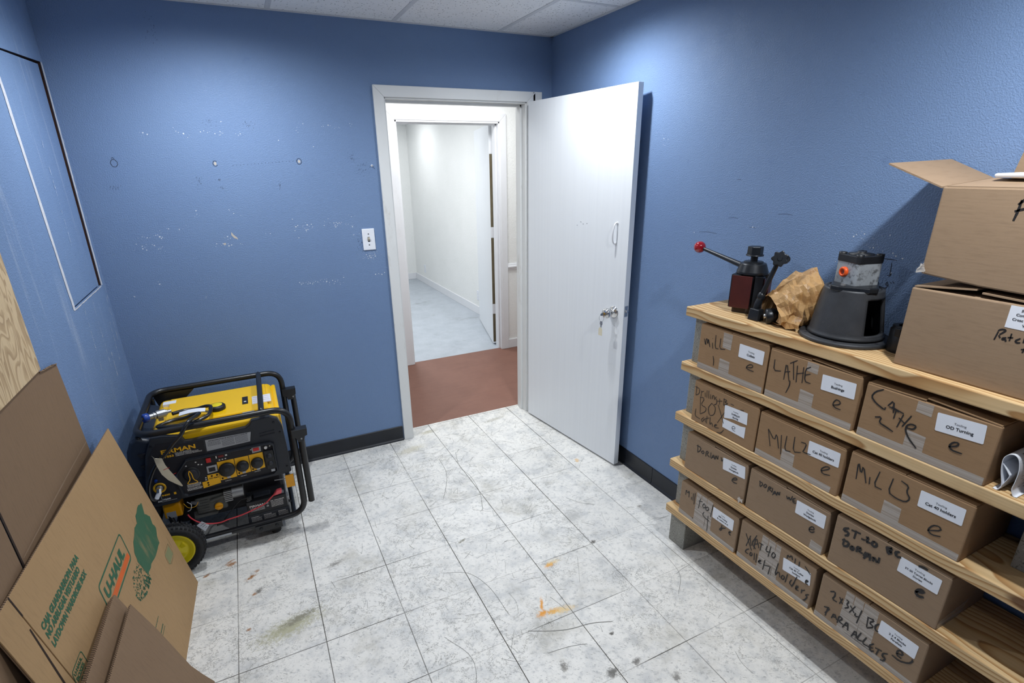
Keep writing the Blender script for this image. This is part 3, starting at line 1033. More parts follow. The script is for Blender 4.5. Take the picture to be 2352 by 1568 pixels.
MB().cyl((-1.142, .002, 1.707), (-1.142, -.007, 1.707), .0045, .006, 12).build('anchor', M['paper'], an)
MB().cyl((-1.142, -.007, 1.707), (-1.142, -.013, 1.706), .0028, seg=10).build('screw', M['steel'], an)
nl = root('wall_nail', (0, -.854, 1.793)); tag(nl, 'small black nail in the blue wall in the shadow of the open door', 'nail')
MB().cyl((.002, -.854, 1.795), (-.02, -.856, 1.788), .003, .0035, 10).build('shank', M['inkb'], nl)

# ------------------------------------------------------------------ patches and pencil marks on the blue walls
WM_PTS = [[-2.178,1.864],[-2.162,1.857],[-2.044,1.872],[-2.035,1.867],[-2.015,1.862],[-1.943,1.87],[-1.928,1.875],[-1.913,1.869],[-1.882,1.863],[-1.859,1.872],[-1.859,1.858],[-1.847,1.916],[-1.771,1.863],[-1.503,1.895],[-1.472,1.912],[-1.381,1.9],[-1.348,1.907],[-1.296,1.898],[-1.236,1.917],[-1.232,1.904],[-1.6,1.834],[-1.435,1.804],[-2.031,1.511],[-2.03,1.495],[-1.884,1.51],[-1.866,1.49],[-2.281,1.402],[-2.271,1.4],[-2.261,1.397],[-2.25,1.396],[-2.224,1.406],[-2.215,1.408],[-2.209,1.398],[-2.199,1.395],[-2.203,1.389],[-2.29,1.358],[-2.291,1.346],[-2.276,1.339],[-2.24,1.358],[-2.227,1.34],[-2.212,1.344],[-2.312,1.37],[-2.164,1.433],[-2.12,1.428],[-1.914,1.378],[-1.903,1.369],[-1.97,1.346],[-1.941,1.344],[-1.933,1.337],[-1.916,1.332],[-1.903,1.335],[-1.861,1.338],[-1.871,1.362],[-1.591,1.447],[-1.586,1.386],[-1.579,1.406],[-1.569,1.412],[-1.535,1.396],[-1.52,1.413],[-1.511,1.405],[-1.499,1.415],[-1.494,1.401],[-1.52,1.389],[-1.53,1.386],[-1.433,1.405],[-1.38,1.415],[-1.374,1.404],[-1.366,1.417],[-1.36,1.41],[-1.352,1.414],[-1.364,1.4],[-1.372,1.393],[-1.304,1.403],[-1.282,1.443],[-1.281,1.388],[-1.279,1.345],[-1.408,1.44],[-1.71,1.379],[-1.572,1.348],[-1.222,1.228],[-1.216,1.216],[-1.206,1.234],[-1.204,1.219],[-1.198,1.211],[-1.188,1.236],[-1.185,1.221],[-1.176,1.239],[-1.173,1.227],[-1.171,1.216],[-1.183,1.206],[-1.213,1.205],[-1.181,1.111],[-1.162,1.113],[-1.143,1.107],[-1.127,1.116],[-1.603,1.107],[-1.595,1.095],[-1.584,1.101],[-1.57,1.103],[-1.561,1.095],[-1.548,1.098],[-1.537,1.092],[-1.518,1.105],[-1.508,1.1],[-1.492,1.109],[-1.476,1.099],[-1.459,1.098],[-1.445,1.091],[-1.426,1.101],[-1.413,1.094],[-1.398,1.099],[-1.386,1.074],[-1.364,1.111],[-2.257,1.169],[-2.376,1.121],[-2.373,1.118],[-2.069,1.076]]
RW_PTS = [[-1.27,1.394],[-1.575,1.444],[-1.913,1.451],[-1.983,1.455],[-2.008,1.459],[-1.975,1.448],[-2.009,1.442],[-2.022,1.425],[-2.035,1.417],[-2.045,1.419],[-2.086,1.463],[-2.109,1.404],[-2.095,1.407],[-2.117,1.402],[-2.137,1.397],[-1.932,1.358],[-2.115,1.348],[-2.084,1.399],[-2.107,1.41]]
def flecks(pts, plane, smin, smax, seed, extra=0, spread=.02):
    rnd = random.Random(seed); mb = MB()
    L_ = list(pts)
    for k in range(extra):
        p = rnd.choice(pts); L_.append((p[0] + rnd.gauss(0, spread), p[1] + rnd.gauss(0, spread * .5)))
    for i, (a, z) in enumerate(L_):
        r = rnd.uniform(smin, smax) * (1 if i < len(pts) else .45)
        k = 7; poly = []
        ph = rnd.random() * 6
        for j in range(k):
            t = ph + 2 * math.pi * j / k
            rr = r * rnd.uniform(.55, 1.15)
            u, v = a + rr * math.cos(t), z + rr * .85 * math.sin(t)
            poly.append((u, -.0005, v) if plane == 'y' else (-.0005, u, v))
        mb.add(poly, [tuple(range(k))])
    return mb
o = flecks(WM_PTS, 'y', .0016, .0042, 3, 190, .018).build('paint_fleck', M['chip'], wall_back); o['kind'] = 'stuff'
o = flecks(RW_PTS + [[-1.022, 1.798], [-1.051, 1.793], [-1.022, 1.772]], 'x', .0012, .003, 4, 60, .03).build('paint_fleck', M['chip'], wall_right); o['kind'] = 'stuff'
mb = MB(); mbc = MB()
Ox = ((0, 0, 0), (1, 0, 0), (0, 0, 1), (0, -1, 0))
rnd = random.Random(9)
for (cx_, cz_, r, a0, a1) in ((-2.318, 1.735, .013, 0, 6.28), (-1.906, 1.728, .010, .7, 5.8), (-1.516, 1.733, .0115, 0, 6.28)):
    mb.stroke([(cx_ + r * math.cos(a0 + (a1 - a0) * i / 18) * (1 + .12 * math.sin(i * 2.3)), cz_ + 1.25 * r * math.sin(a0 + (a1 - a0) * i / 18)) for i in range(19)], .0022, *Ox)
mb.stroke([(-2.324, 1.755), (-2.318, 1.760), (-2.313, 1.753)], .0022, *Ox)
for i in range(19):
    x = -1.83 + .30 * i / 18; z = 1.718 + .019 * i / 18 + rnd.uniform(-.001, .001)
    mb.stroke([(x, z), (x + .0025, z)], .0026, *Ox)
mb.build('pencil_mark', M['inkb'], wall_back)
for (cx_, cz_) in ((-1.906, 1.728), (-1.516, 1.733)):
    mbc.add([(cx_ + .006 * math.cos(t), -.0004, cz_ + .008 * math.sin(t)) for t in [i * .7854 for i in range(8)]], [tuple(range(8))])
for q in ([(-1.893, 1.400), (-1.885, 1.385), (-1.872, 1.372), (-1.868, 1.362), (-1.885, 1.368), (-1.896, 1.385)], [(-1.940, 1.345), (-1.930, 1.348), (-1.926, 1.340), (-1.936, 1.337)]):
    mbc.add([(x, -.0006, z) for x, z in q], [tuple(range(len(q)))])
mbc.build('patched_hole', plain('spackle', rgb(190, 182, 172), .8), wall_back)
# grey scuffs: groups of short strokes
mb = MB()
for (x, z, sx, sz, nn) in ((-1.248, 1.745, .018, .03, 26), (-1.20, 1.69, .03, .03, 40), (-2.334, 1.627, .02, .010, 22), (-1.991, 1.647, .010, .016, 22), (-1.898, 1.613, .010, .006, 12), (-1.902, 1.651, .012, .004, 10), (-1.629, 1.622, .006, .016, 16), (-1.245, 1.29, .03, .05, 60), (-1.90, 1.91, .03, .012, 20), (-1.73, 1.90, .03, .02, 16), (-2.06, 2.28, .02, .05, 26)):
    for k in range(nn):
        a, b = x + rnd.gauss(0, sx * .6), z + rnd.gauss(0, sz * .6)
        l = rnd.uniform(.002, .006)
        mb.stroke([(a, b), (a + l * .35, b + l)], rnd.uniform(.0008, .0016), *Ox)
o = mb.build('scuff_marks', M['smudge'], wall_back); o['kind'] = 'stuff'
mb = MB()
Oy = ((0, 0, 0), (0, 1, 0), (0, 0, 1), (-1, 0, 0))
for st in [[(-2.077,1.389),(-2.098,1.39),(-2.122,1.389)],[(-2.11,1.379),(-2.112,1.346),(-2.113,1.337)],[(-2.104,1.34),(-2.113,1.337),(-2.116,1.348)],[(-2.11,1.32),(-2.106,1.308),(-2.116,1.308),(-2.109,1.318)],[(-2.116,1.308),(-2.107,1.296)],[(-2.118,1.32),(-2.123,1.316)],[(-2.125,1.323),(-2.131,1.317)]]:
    mb.stroke(st, .0022, *Oy)
mb.build('pencil_mark', M['inkb'], wall_right)
mb = MB()
for (y, z, l) in ((-1.30, 1.40, .10), (-1.45, 1.47, .05), (-1.56, 1.44, .03), (-1.47, 1.62, .02), (-1.68, 1.50, .06)):
    mb.stroke([(y, z), (y - l * .5, z + .004), (y - l, z + .001)], .0012, *Oy)
mb.build('scuff_marks', M['smudge'], wall_right)

# ------------------------------------------------------------------ shelves of pine boards on cinder blocks
TOPS = [.2137 + .2335 * k for k in range(5)]
BT = .0381
XFB, XBB = -.278, -.012
YE, YF = -1.545, -3.80
NAMES5 = ['lowest', 'second', 'third', 'fourth', 'top']
BL = ['pine shelf board at the bottom, resting on short blocks just above the floor',
      'second pine shelf board from the floor, carrying the boxes marked DORIAN',
      'middle pine shelf board of five, carrying the boxes marked BOX, MILL 2 and MILL 3',
      'fourth pine shelf board from the floor, carrying the boxes marked MILL 1 and LATHE',
      'top pine shelf board carrying loose machine tools and two big cartons']
for k, zt in enumerate(TOPS):
    ye = YE - (.004, -.002, .0, .003, -.001)[k]
    mb = MB().box(XFB, XBB, YF, ye, zt - BT, zt)
    o = mb.build('shelf_board', M['pine'], bevel=.004, seg=3)
    off = Vector((-.145 + .02 * k, -2.6 + .37 * k, zt - BT / 2 - .03 - .03 * (k % 3)))
    for v in o.data.vertices: v.co -= off
    o.location = off
    tag(o, BL[k], 'shelf board', 'pine shelf boards')
rnd = random.Random(21)
def block(x0, x1, y0, y1, z0, z1, label, grp):
    r = MB().box(x0, x1, y0, y1, z0, z1).build('cinder_block', M['cmu'], bevel=.003, seg=2)
    tag(r, label, 'cinder block', grp)
ORD = ['lowest', 'second', 'third', 'fourth', 'topmost']
for k in range(5):
    z0 = 0 if k == 0 else TOPS[k - 1]
    z1 = TOPS[k] - BT
    dx = (0, .004, .0, .003, -.002)[k]
    block(-.240 + dx, -.045, YE - (.100 if k == 0 else .080), YE - .006 - (.0, .012, .01, .012, .016)[k], z0, z1, '%s grey cinder block in the column at the far end of the shelves' % ORD[k], 'blocks at the far end of the shelves')
for k in range(5):
    z0 = 0 if k == 0 else TOPS[k - 1]
    z1 = TOPS[k] - BT
    yq = -2.652 if k > 2 else -3.06
    block(-.170, -.020, yq - .198, yq, z0, z1, '%s grey cinder block in the column right of the labelled boxes' % ORD[k], 'blocks right of the boxes')

BOX = {"r5a":{"y":-1.629,"w":0.308,"h":0.181,"z":0.9142,"s":[[[23,127],[34,100],[32,122],[35,131],[39,127],[43,109],[43,122],[44,132],[50,115],[55,101]],[[65,122],[70,99]],[[63,139],[65,138]],[[77,156],[80,104],[97,106]],[[102,150],[101,108],[128,113]],[[76,71],[82,54],[83,33]],[[230,76],[255,82],[255,92],[244,92],[233,83],[229,74],[239,70],[262,70]]],"l":[[[[188,156],[292,155],[294,104],[190,103]],["Tooling","Collets"]]]},"r5b":{"y":-1.944,"w":0.309,"h":0.174,"z":0.9142,"s":[[[21,141],[23,101],[50,108]],[[65,82],[65,150],[85,83]],[[64,110],[83,118]],[[88,155],[100,94]],[[77,145],[101,163]],[[104,146],[110,89]],[[126,148],[130,94]],[[105,118],[130,129]],[[149,156],[133,144],[137,102],[158,102]],[[135,124],[152,133]],[[88,87],[90,71],[81,40]],[[240,60],[262,72],[258,81],[246,82],[239,65],[246,55],[266,55]]],"l":[[[[191,148],[293,152],[297,102],[194,93]],["Tooling","Bushings"]]]},"r5c":{"y":-2.266,"w":0.317,"h":0.166,"z":0.9142,"s":[[[46,163],[26,148],[19,130],[33,116],[61,104],[61,113]],[[66,120],[78,141],[84,105]],[[70,119],[97,113]],[[89,117],[88,89]],[[76,121],[109,113]],[[109,111],[101,68]],[[128,115],[113,76]],[[100,97],[119,86]],[[125,77],[140,79],[146,91],[133,93],[123,84],[123,69],[135,50],[159,30]],[[41,74],[58,81],[55,62],[76,57],[95,51]],[[226,69],[244,80],[244,89],[233,86],[226,73],[233,63],[257,64]]],"l":[[[[182,150],[286,160],[291,108],[188,97]],["Tooling","OD Turning"]]]},"r4a":{"y":-1.637,"w":0.292,"h":0.175,"z":0.6807,"s":[[[12,156],[13,118]],[[4,150],[30,149],[29,127],[12,115]],[[39,145],[40,121]],[[40,139],[51,147]],[[58,144],[61,126]],[[66,156],[69,126]],[[75,159],[79,126]],[[86,147],[88,127]],[[96,130],[96,147],[104,147],[107,131]],[[115,148],[109,139],[119,136],[121,120],[109,111]],[[131,147],[134,122]],[[122,132],[144,141]],[[152,156],[153,127]],[[149,152],[168,153],[155,141],[174,142],[153,127]],[[184,146],[199,145]],[[229,140],[246,143]],[[37,117],[46,46]],[[35,116],[60,119],[44,84],[73,83],[72,65],[46,44]],[[97,113],[81,86],[94,56],[116,70],[119,102],[97,113]],[[128,119],[165,54]],[[162,100],[136,44]],[[22,58],[20,24],[49,22]],[[68,38],[55,22],[63,14],[72,36],[79,21]],[[82,51],[84,17]],[[73,33],[95,47]],[[99,52],[100,17],[109,35],[116,17]],[[123,24],[137,34],[126,34],[124,18],[147,25]],[[170,28],[157,7],[140,-3]]],"l":[[[[162,135],[262,142],[266,89],[162,76]],["Tooling","Drilling &","Boring"]],[[[161,81],[263,88],[267,33],[159,25]],["@e"]]]},"r4b":{"y":-1.946,"w":0.303,"h":0.168,"z":0.6807,"s":[[[40,119],[58,58]],[[42,117],[70,86],[74,119],[91,65]],[[92,119],[102,48]],[[112,125],[112,70],[135,75]],[[140,135],[143,79],[170,90]],[[164,127],[184,130],[180,107],[175,95],[204,100]],[[247,63],[272,83],[269,89],[256,83],[245,68],[253,55],[277,62]]],"l":[[[[192,144],[293,151],[296,101],[192,96]],["Tooling","Cat 40 holders"]]]},"r4c":{"y":-2.269,"w":0.308,"h":0.173,"z":0.6807,"s":[[[30,93],[25,155],[40,114],[41,148],[59,95]],[[65,120],[68,97]],[[87,151],[80,99],[103,99]],[[144,153],[165,147],[163,128],[176,112],[167,96],[143,94],[120,101],[124,149]],[[234,47],[264,66],[256,75],[242,69],[234,49],[245,40],[266,48]]],"l":[[[[194,149],[298,157],[302,105],[195,106]],["Tooling","Cat 40 holders"]]]},"r3a":{"y":-1.626,"w":0.312,"h":0.168,"z":0.4472,"s":[[[61,139],[64,107]],[[55,133],[79,134],[77,118],[64,104]],[[93,126],[81,116],[93,111],[98,121],[93,126]],[[108,108],[107,133],[121,133],[111,120],[127,114]],[[131,138],[133,114]],[[137,112],[145,138],[153,117]],[[140,121],[152,128]],[[156,119],[157,141],[168,122],[168,143]],[[182,143],[189,126],[193,139]],[[250,77],[270,89],[265,95],[252,87],[246,73],[255,69],[271,73]]],"l":[[[[194,148],[296,163],[301,110],[196,94]],["Tooling","Dorian","Wedgelock"]]]},"r3b":{"y":-1.945,"w":0.315,"h":0.167,"z":0.4472,"s":[[[45,140],[48,118]],[[42,137],[60,135],[49,117]],[[67,139],[61,126],[71,125],[74,137],[67,139]],[[82,115],[82,138],[95,139],[84,128],[98,124]],[[98,141],[98,121]],[[102,113],[108,137],[116,121]],[[105,122],[115,128]],[[118,122],[118,140],[127,125],[127,142]],[[153,142],[160,130],[163,145],[170,130],[174,154]],[[186,152],[176,143],[181,130],[192,136]],[[180,137],[188,142]],[[252,69],[270,79],[262,88],[252,76],[253,64],[262,62],[271,73]]],"l":[[[[192,149],[298,155],[296,99],[193,98]],["Tooling","Dorian","Wedgelock"]]]},"r3c":{"y":-2.272,"w":0.311,"h":0.178,"z":0.4472,"s":[[[43,155],[30,146],[29,137],[44,141],[44,129],[35,122]],[[64,161],[63,130]],[[50,154],[78,159]],[[82,144],[93,146]],[[93,158],[102,161],[96,143],[109,147]],[[116,160],[112,146],[122,141],[128,155],[116,160]],[[151,165],[159,146]],[[151,164],[169,171],[157,156],[170,157],[159,145]],[[186,172],[175,164],[182,152],[193,158]],[[37,112],[37,87]],[[31,104],[53,108],[51,92],[38,84]],[[63,103],[59,91],[67,88],[70,99],[63,103]],[[79,91],[77,111],[91,112],[82,99],[97,98]],[[104,110],[100,92]],[[102,84],[114,117],[120,89]],[[106,97],[122,102]],[[128,93],[126,112],[142,94],[142,118]],[[237,162],[248,167],[260,166]],[[248,80],[268,92],[262,98],[252,90],[249,78],[257,70],[270,78]]],"l":[[[[192,161],[297,161],[297,107],[190,111]],["Tooling","ST-20 Turret Blocks","Dorian"]]]},"r2a":{"y":-1.618,"w":0.296,"h":0.158,"z":0.2137,"s":[[[31,106],[31,136],[41,119],[49,140],[50,105]],[[65,117],[65,102]],[[62,135],[64,134]],[[73,139],[74,103]],[[82,146],[82,89]],[[113,138],[108,86]],[[105,121],[126,130]],[[135,127],[127,111],[136,104],[146,117],[135,127]],[[155,123],[144,109],[153,102],[163,114],[155,123]],[[180,149],[175,86]],[[141,88],[133,70],[149,64],[172,63]],[[163,84],[167,11]],[[83,22],[85,17]],[[235,88],[236,75],[225,59],[234,58],[238,74],[255,84]],[[272,76],[282,82],[279,85],[273,80],[272,73],[278,69],[283,70]]],"l":[[[[183,147],[286,143],[286,94],[186,87]],["Tooling","Mill Tooling","fly cutters et al"]]]},"r2b":{"y":-1.944,"w":0.319,"h":0.17,"z":0.2137,"s":[[[27,125],[62,69]],[[48,129],[36,72]],[[45,124],[57,88]],[[73,148],[57,99],[77,88]],[[70,83],[70,142],[90,101]],[[67,103],[85,118]],[[97,129],[96,95]],[[86,124],[105,127]],[[120,135],[118,108],[137,118]],[[135,143],[131,93]],[[148,127],[142,108],[153,102],[159,121],[148,127]],[[201,139],[201,157],[208,149],[215,164],[221,148]],[[230,162],[231,142]],[[246,161],[247,141]],[[267,157],[291,139]],[[51,69],[39,56],[37,43],[51,46]],[[60,60],[57,46],[64,45],[69,58],[60,60]],[[76,69],[79,37]],[[86,73],[88,33]],[[97,44],[110,58],[100,54],[98,41],[112,45]],[[122,71],[120,24]],[[119,46],[144,59]],[[147,61],[144,22]],[[174,97],[169,35],[182,68],[190,45]],[[197,61],[194,45],[205,46],[206,62],[197,61]],[[215,80],[212,41]],[[233,70],[227,51],[238,45],[245,69]],[[249,97],[238,42]],[[253,47],[262,62],[253,61],[253,44],[265,47]],[[274,62],[275,45]],[[275,56],[285,68]],[[301,61],[289,50],[298,48],[290,27],[284,25]],[[282,100],[290,110],[282,111],[280,95],[291,96]]],"l":[[[[188,131],[292,146],[294,97],[195,85]],["Tooling","Cat 40 Collet","holders"]]]},"r2c":{"y":-2.272,"w":0.318,"h":0.175,"z":0.2137,"s":[[[35,129],[50,141],[52,124],[46,107],[62,108]],[[66,133],[79,114]],[[76,135],[70,108]],[[87,140],[96,139],[91,125],[99,118],[88,106]],[[102,130],[117,112]],[[116,138],[104,103]],[[121,116],[121,103],[135,112]],[[136,140],[131,83]],[[157,133],[160,95]],[[155,131],[177,137],[163,116],[179,112],[161,92]],[[189,135],[180,119],[184,105],[193,107]],[[28,58],[48,69],[35,37]],[[40,65],[38,28]],[[58,36],[63,62],[75,43]],[[58,44],[71,49]],[[78,34],[79,66],[92,62],[80,44],[96,43]],[[96,32],[107,69],[113,35]],[[99,45],[112,51]],[[127,24],[135,59],[143,30]],[[128,33],[139,41]],[[151,62],[143,28],[159,34]],[[168,59],[160,28],[181,33]],[[191,56],[180,38],[188,21],[196,31]],[[184,32],[192,40]],[[207,49],[204,24]],[[197,46],[216,51]],[[232,56],[220,47],[220,33],[229,37],[227,21],[217,18]],[[252,80],[268,87],[260,99],[252,92],[252,75],[266,73]],[[242,63],[262,60],[285,74],[293,90],[290,96]]],"l":[[[[191,156],[296,151],[294,100],[191,101]],["Tooling","2 3 4 Blocks","Parallels"]]]}}
XB = -.275
FU, FV, FN = Vector((0, -1, 0)), Vector((0, 0, 1)), Vector((-1, 0, 0))
INFO = {
    'r5a': ('brown carton marked MILL 1 and labelled Collets on the fourth shelf', .0028),
    'r5b': ('brown carton marked LATHE and labelled Bushings on the fourth shelf', .0030),
    'r5c': ('brown carton marked LATHE 2 and labelled OD Turning on the fourth shelf', .0036),
    'r4a': ('brown carton marked BOX with torn Drilling and Boring label on the middle shelf', .0024),
    'r4b': ('brown carton marked MILL 2 labelled Cat 40 holders on the middle shelf', .0030),
    'r4c': ('brown carton marked MILL 3 labelled Cat 40 holders on the middle shelf', .0032),
    'r3a': ('brown carton marked DORIAN at the far end of the second shelf, Dorian Wedgelock label', .0034),
    'r3b': ('brown carton marked DORIAN WE in the middle of the second shelf, Dorian Wedgelock label', .0034),
    'r3c': ('brown carton marked ST-20 labelled Turret Blocks on the second shelf', .0062),
    'r2a': ('brown taped carton marked Mill tool 4 on the lowest shelf', .0034),
    'r2b': ('brown taped carton labelled Cat 40 Collet holders on the lowest shelf', .0038),
    'r2c': ('brown taped carton labelled 2 3 4 Blocks Parallels on the lowest shelf', .0042),
}
YL = {'a': -1.628, 'b': -1.945, 'c': -2.268}
TILT = {'r5b': .007, 'r5c': .009, 'r3a': .006, 'r3b': .006, 'r4a': .003}
for key in sorted(BOX):
    b = BOX[key]
    z = b['z']; h = min(max(b['h'], .160), .180); w = .307 if key[2] != 'c' else .316
    y0 = b['y']; y0 = YL[key[2]] + max(-.004, min(.004, y0 - YL[key[2]]))
    dd = .248
    r = root('cardboard_box', (XB + dd / 2, y0 - w / 2, z)); tag(r, INFO[key][0], 'box', 'labelled cartons on the shelves')
    mt = M['carton'] if key[1] in '54' else M['carton2']
    MB().box(XB, XB + dd, y0 - w, y0, z, z + h).build('body', mt, r, bevel=.0035, seg=2)
    org = Vector((XB, y0, z))
    # top flaps meeting over the middle
    t_ = TILT.get(key, 0.0015)
    m_ = y0 - w * .48
    MB().hexa([(XB + .001, y0 - .002, z + h), (XB + dd - .002, y0 - .002, z + h), (XB + dd - .002, m_ + .0015, z + h + t_ * .3), (XB + .001, m_ + .0015, z + h + t_ * .3)],
              [(XB + .001, y0 - .002, z + h + .003), (XB + dd - .002, y0 - .002, z + h + .003), (XB + dd - .002, m_ + .0015, z + h + .003 + t_ * .3), (XB + .001, m_ + .0015, z + h + .003 + t_ * .3)]).build('flap', mt, r)
    MB().hexa([(XB + .001, m_ - .0015, z + h + t_), (XB + dd - .002, m_ - .0015, z + h + t_), (XB + dd - .002, y0 - w + .002, z + h), (XB + .001, y0 - w + .002, z + h)],
              [(XB + .001, m_ - .0015, z + h + .003 + t_), (XB + dd - .002, m_ - .0015, z + h + .003 + t_), (XB + dd - .002, y0 - w + .002, z + h + .003), (XB + .001, y0 - w + .002, z + h + .003)]).build('flap', mt, r)
    # tape
    def tp(poly, lift=.0004):
        MB().add([org + FU * (p[0] / 1000) + FV * (p[1] / 1000) + FN * lift for p in poly], [tuple(range(len(poly)))]).build('tape', M['tape'], r)
    W_ = w * 1000; H_ = h * 1000
    if key in ('r5a', 'r5b', 'r5c', 'r4b', 'r4c'):
        tp([(2, 1), (W_ - (3 if key != 'r4b' else 22), 1), (W_ - (3 if key != 'r4b' else 20), 24), (2, 25)])
        cx = {'r5a': 132, 'r5b': 152, 'r5c': 150, 'r4b': 128, 'r4c': 140}[key]
        tp([(cx - 24, 24.5), (cx + 24, 24), (cx + 23, 70), (cx - 24, 73)], .0003)
        if key == 'r5a':
            tp([(cx - 18, H_ - 62), (cx + 20, H_ - 64), (cx + 22, H_ - 4), (cx - 20, H_ - 3)], .0005)
        if key in ('r5b', 'r5c'):
            tp([(cx - 16, H_ - 34), (cx + 22, H_ - 36), (cx + 22, H_ - 3), (cx - 16, H_ - 3)], .0005)
    if key[1] == '2':
        tp([(1, 1), (W_ - 2, 1), (W_ - 2, 20), (150, 24), (80, 18), (1, 22)])
        x0_, x1_ = {'r2a': (88, 182), 'r2b': (92, 176), 'r2c': (78, 184)}[key]
        for q in ((x0_, x0_ + 32), (x0_ + 28, x0_ + 62), (x0_ + 58, x1_)):
            tp([(q[0], 18), (q[1], 20), (q[1] - 3, H_ - 2), (q[0] + 4, H_ - 2)], .0003 + .0001 * (q[0] % 3))
    if key == 'r3b':
        tp([(W_ - 44, 2), (W_ - 2, 2), (W_ - 2, 34), (W_ - 42, 38)])
    if key == 'r3a':
        mb = MB(); rn = random.Random(3)
        pts = [org + FU * (W_ / 1000 - .004 + rn.uniform(-.016, .016)) + FV * (.012 + rn.uniform(-.012, .018)) + FN * rn.uniform(.001, .012) for _ in range(12)]
        mb.add(pts, [(i, i + 1, i + 2) for i in range(10)])
        mb.build('tape', M['tape'], r)
    if key == 'r3c':
        MB().add([(XB + .002, y0 - w - .0006, z), (XB + .12, y0 - w - .0006, z), (XB + .15, y0 - w - .0006, z + .05), (XB + .002, y0 - w - .0006, z + .03)], [(0, 1, 2, 3)]).build('tape', M['tape'], r)
    # marker writing
    wd = INFO[key][1] * 1.25
    mb = MB(); me_ = MB(); mn_ = MB(); mx_ = MB()
    ne = {'r4a': 0, 'r2c': 2}.get(key, 1)
    for si, s in enumerate(b['s']):
        lf = .0009 + .00003 * si
        s2 = [(p[0] / 1000, p[1] / 1000) for p in s]
        s2 = [(min(max(p[0], .002), w - .002), min(max(p[1], .004), h - .004)) for p in s2]
        last_e = False
        ml = 'n' if (key == 'r2a' and si in (10, 11)) else 'x' if (key == 'r2a' and si in (12, 13)) or (key == 'r3c' and si == len(b['s']) - 2) else ''
        (mn_ if ml == 'n' else mx_ if ml == 'x' else me_ if si >= len(b['s']) - ne else mb).stroke(s2, wd, org, FU, FV, FN, lf)
    mb.build('handwriting', M['marker'], r)
    if ne: me_.build('marker_initial', M['marker'], r)
    if mn_.v: mn_.build('marker_numeral', M['marker'], r)
    if mx_.v: mx_.build('marker_scribble', M['marker'], r)
    # printed labels
    for q, rows in b['l']:
        c0 = Vector((sum(p[0] for p in q) / 4000, sum(p[1] for p in q) / 4000))
        ux = Vector((q[1][0] - q[0][0] + q[2][0] - q[3][0], q[1][1] - q[0][1] + q[2][1] - q[3][1])).normalized()
        ux = Vector((1, ux.y * .8)).normalized(); uy = Vector((-ux.y, ux.x))
        lw, lh = .104, .0505
        U3 = FU * ux.x + FV * ux.y; V3 = FU * uy.x + FV * uy.y
        C3 = org + FU * c0.x + FV * c0.y
        rad = .003
        if rows == ['@e']:
            pl = [(-.052, .020), (.030, .018), (.052, .022), (.050, -.024), (-.052, -.016)]
        elif rows[1].startswith('Drill'):
            pl = [(-.052, .026), (.052, .025), (.052, -.022), (-.01, -.020), (-.052, -.028)]
        else:
            pl = []
            for sx_, sy_, a0 in ((1, 1, 0), (-1, 1, 90), (-1, -1, 180), (1, -1, 270)):
                for i in range(4):
                    a = math.radians(a0 + i * 30)
                    pl.append((sx_ * (lw / 2 - rad) + rad * math.cos(a), sy_ * (lh / 2 - rad) + rad * math.sin(a)))
        lab = MB().prism(pl, C3 + FN * .0006, U3, V3, FN * .0003).build('printed_label', M['paper'], r)
        if rows == ['@e']:
            MB().stroke([(-.006, -.004), (.008, -.002), (.006, .006), (-.002, .007), (-.008, -.001), (-.003, -.010), (.009, -.011)], .002, C3 + FN * .0009, U3, V3, FN).build('handwriting', M['marker'], lab)
            continue
        n_ = len(rows)
        sizes = {2: [.0062, .0086], 3: [.0054, .0070, .0070]}[n_]
        ys = {2: [.0035, -.0105], 3: [.0085, -.0035, -.0155]}[n_]
        if 'ST-20' in rows[1]: sizes = [.0062, .0062, .0062]
        if 'fly' in rows[-1]: sizes = [.0046, .0066, .0066]
        mj = MB()
        for i, s in enumerate(rows):
            text(s, C3 + FN * .0009 + V3 * ys[i], U3, V3, sizes[i], None, None, align='CENTER', bold=(0 if i == 0 else .035), lift=.0004, join=mj)
        mj.build('lettering', M['inkb'], lab)

# ------------------------------------------------------------------ the two big cartons on top
ZT = TOPS[4]
r = root('cardboard_box', (-.13, -2.475, ZT)); tag(r, 'big brown carton marked Ratch on the top board, under another carton', 'box')
xf = -.247
MB().box(xf, -.012, -2.65, -2.302, ZT, ZT + .218).build('body', M['carton2'], r, bevel=.004, seg=2)
zl = ZT + .218
for (ya, za, yb, zb) in ((-2.306, zl + .001, -2.44, zl + .016), (-2.646, zl + .001, -2.452, zl + .010)):
    MB().hexa([(xf + .004, ya, za), (-.014, ya, za), (-.014, yb, zb), (xf + .004, yb, zb)], [(xf + .004, ya, za + .004), (-.014, ya, za + .004), (-.014, yb, zb + .004), (xf + .004, yb, zb + .004)]).build('flap', M['carton2'], r)
org = Vector((xf, -2.302, ZT))
mb = MB()
for s in [[(201, 127), (204, 148)], [(203, 150), (208, 155), (215, 156), (217, 153), (208, 142)], [(207, 140), (211, 134)], [(222, 138), (215, 135), (216, 131), (221, 134), (223, 128)], [(229, 150), (229, 132)], [(224, 139), (234, 141)], [(247, 143), (239, 135), (243, 131), (249, 133)], [(254, 146), (254, 134)], [(254, 118), (261, 120)], [(260, 122), (258, 111)]]:
    mb.stroke([(a / 1000, c / 1000) for a, c in s], .0042, org, FU, FV, FN, .0006)
mb.build('handwriting', M['marker'], r)
lab = MB().prism([(.212, .162), (.318, .160), (.320, .214), (.212, .215)], org + FN * .0003, FU, FV, FN * .0003).build('printed_label', M['paper'], r)
mj = MB()
for s, (a, c) in zip(('S', 'Com', 'Cresc', 'V'), ((.2335, .203), (.226, .1925), (.2215, .181), (.2425, .1695))):
    text(s, org + FU * a + FV * c + FN * .0006, FU, FV, .0062, None, None, bold=.03, join=mj)
mj.build('lettering', M['inkb'], lab)

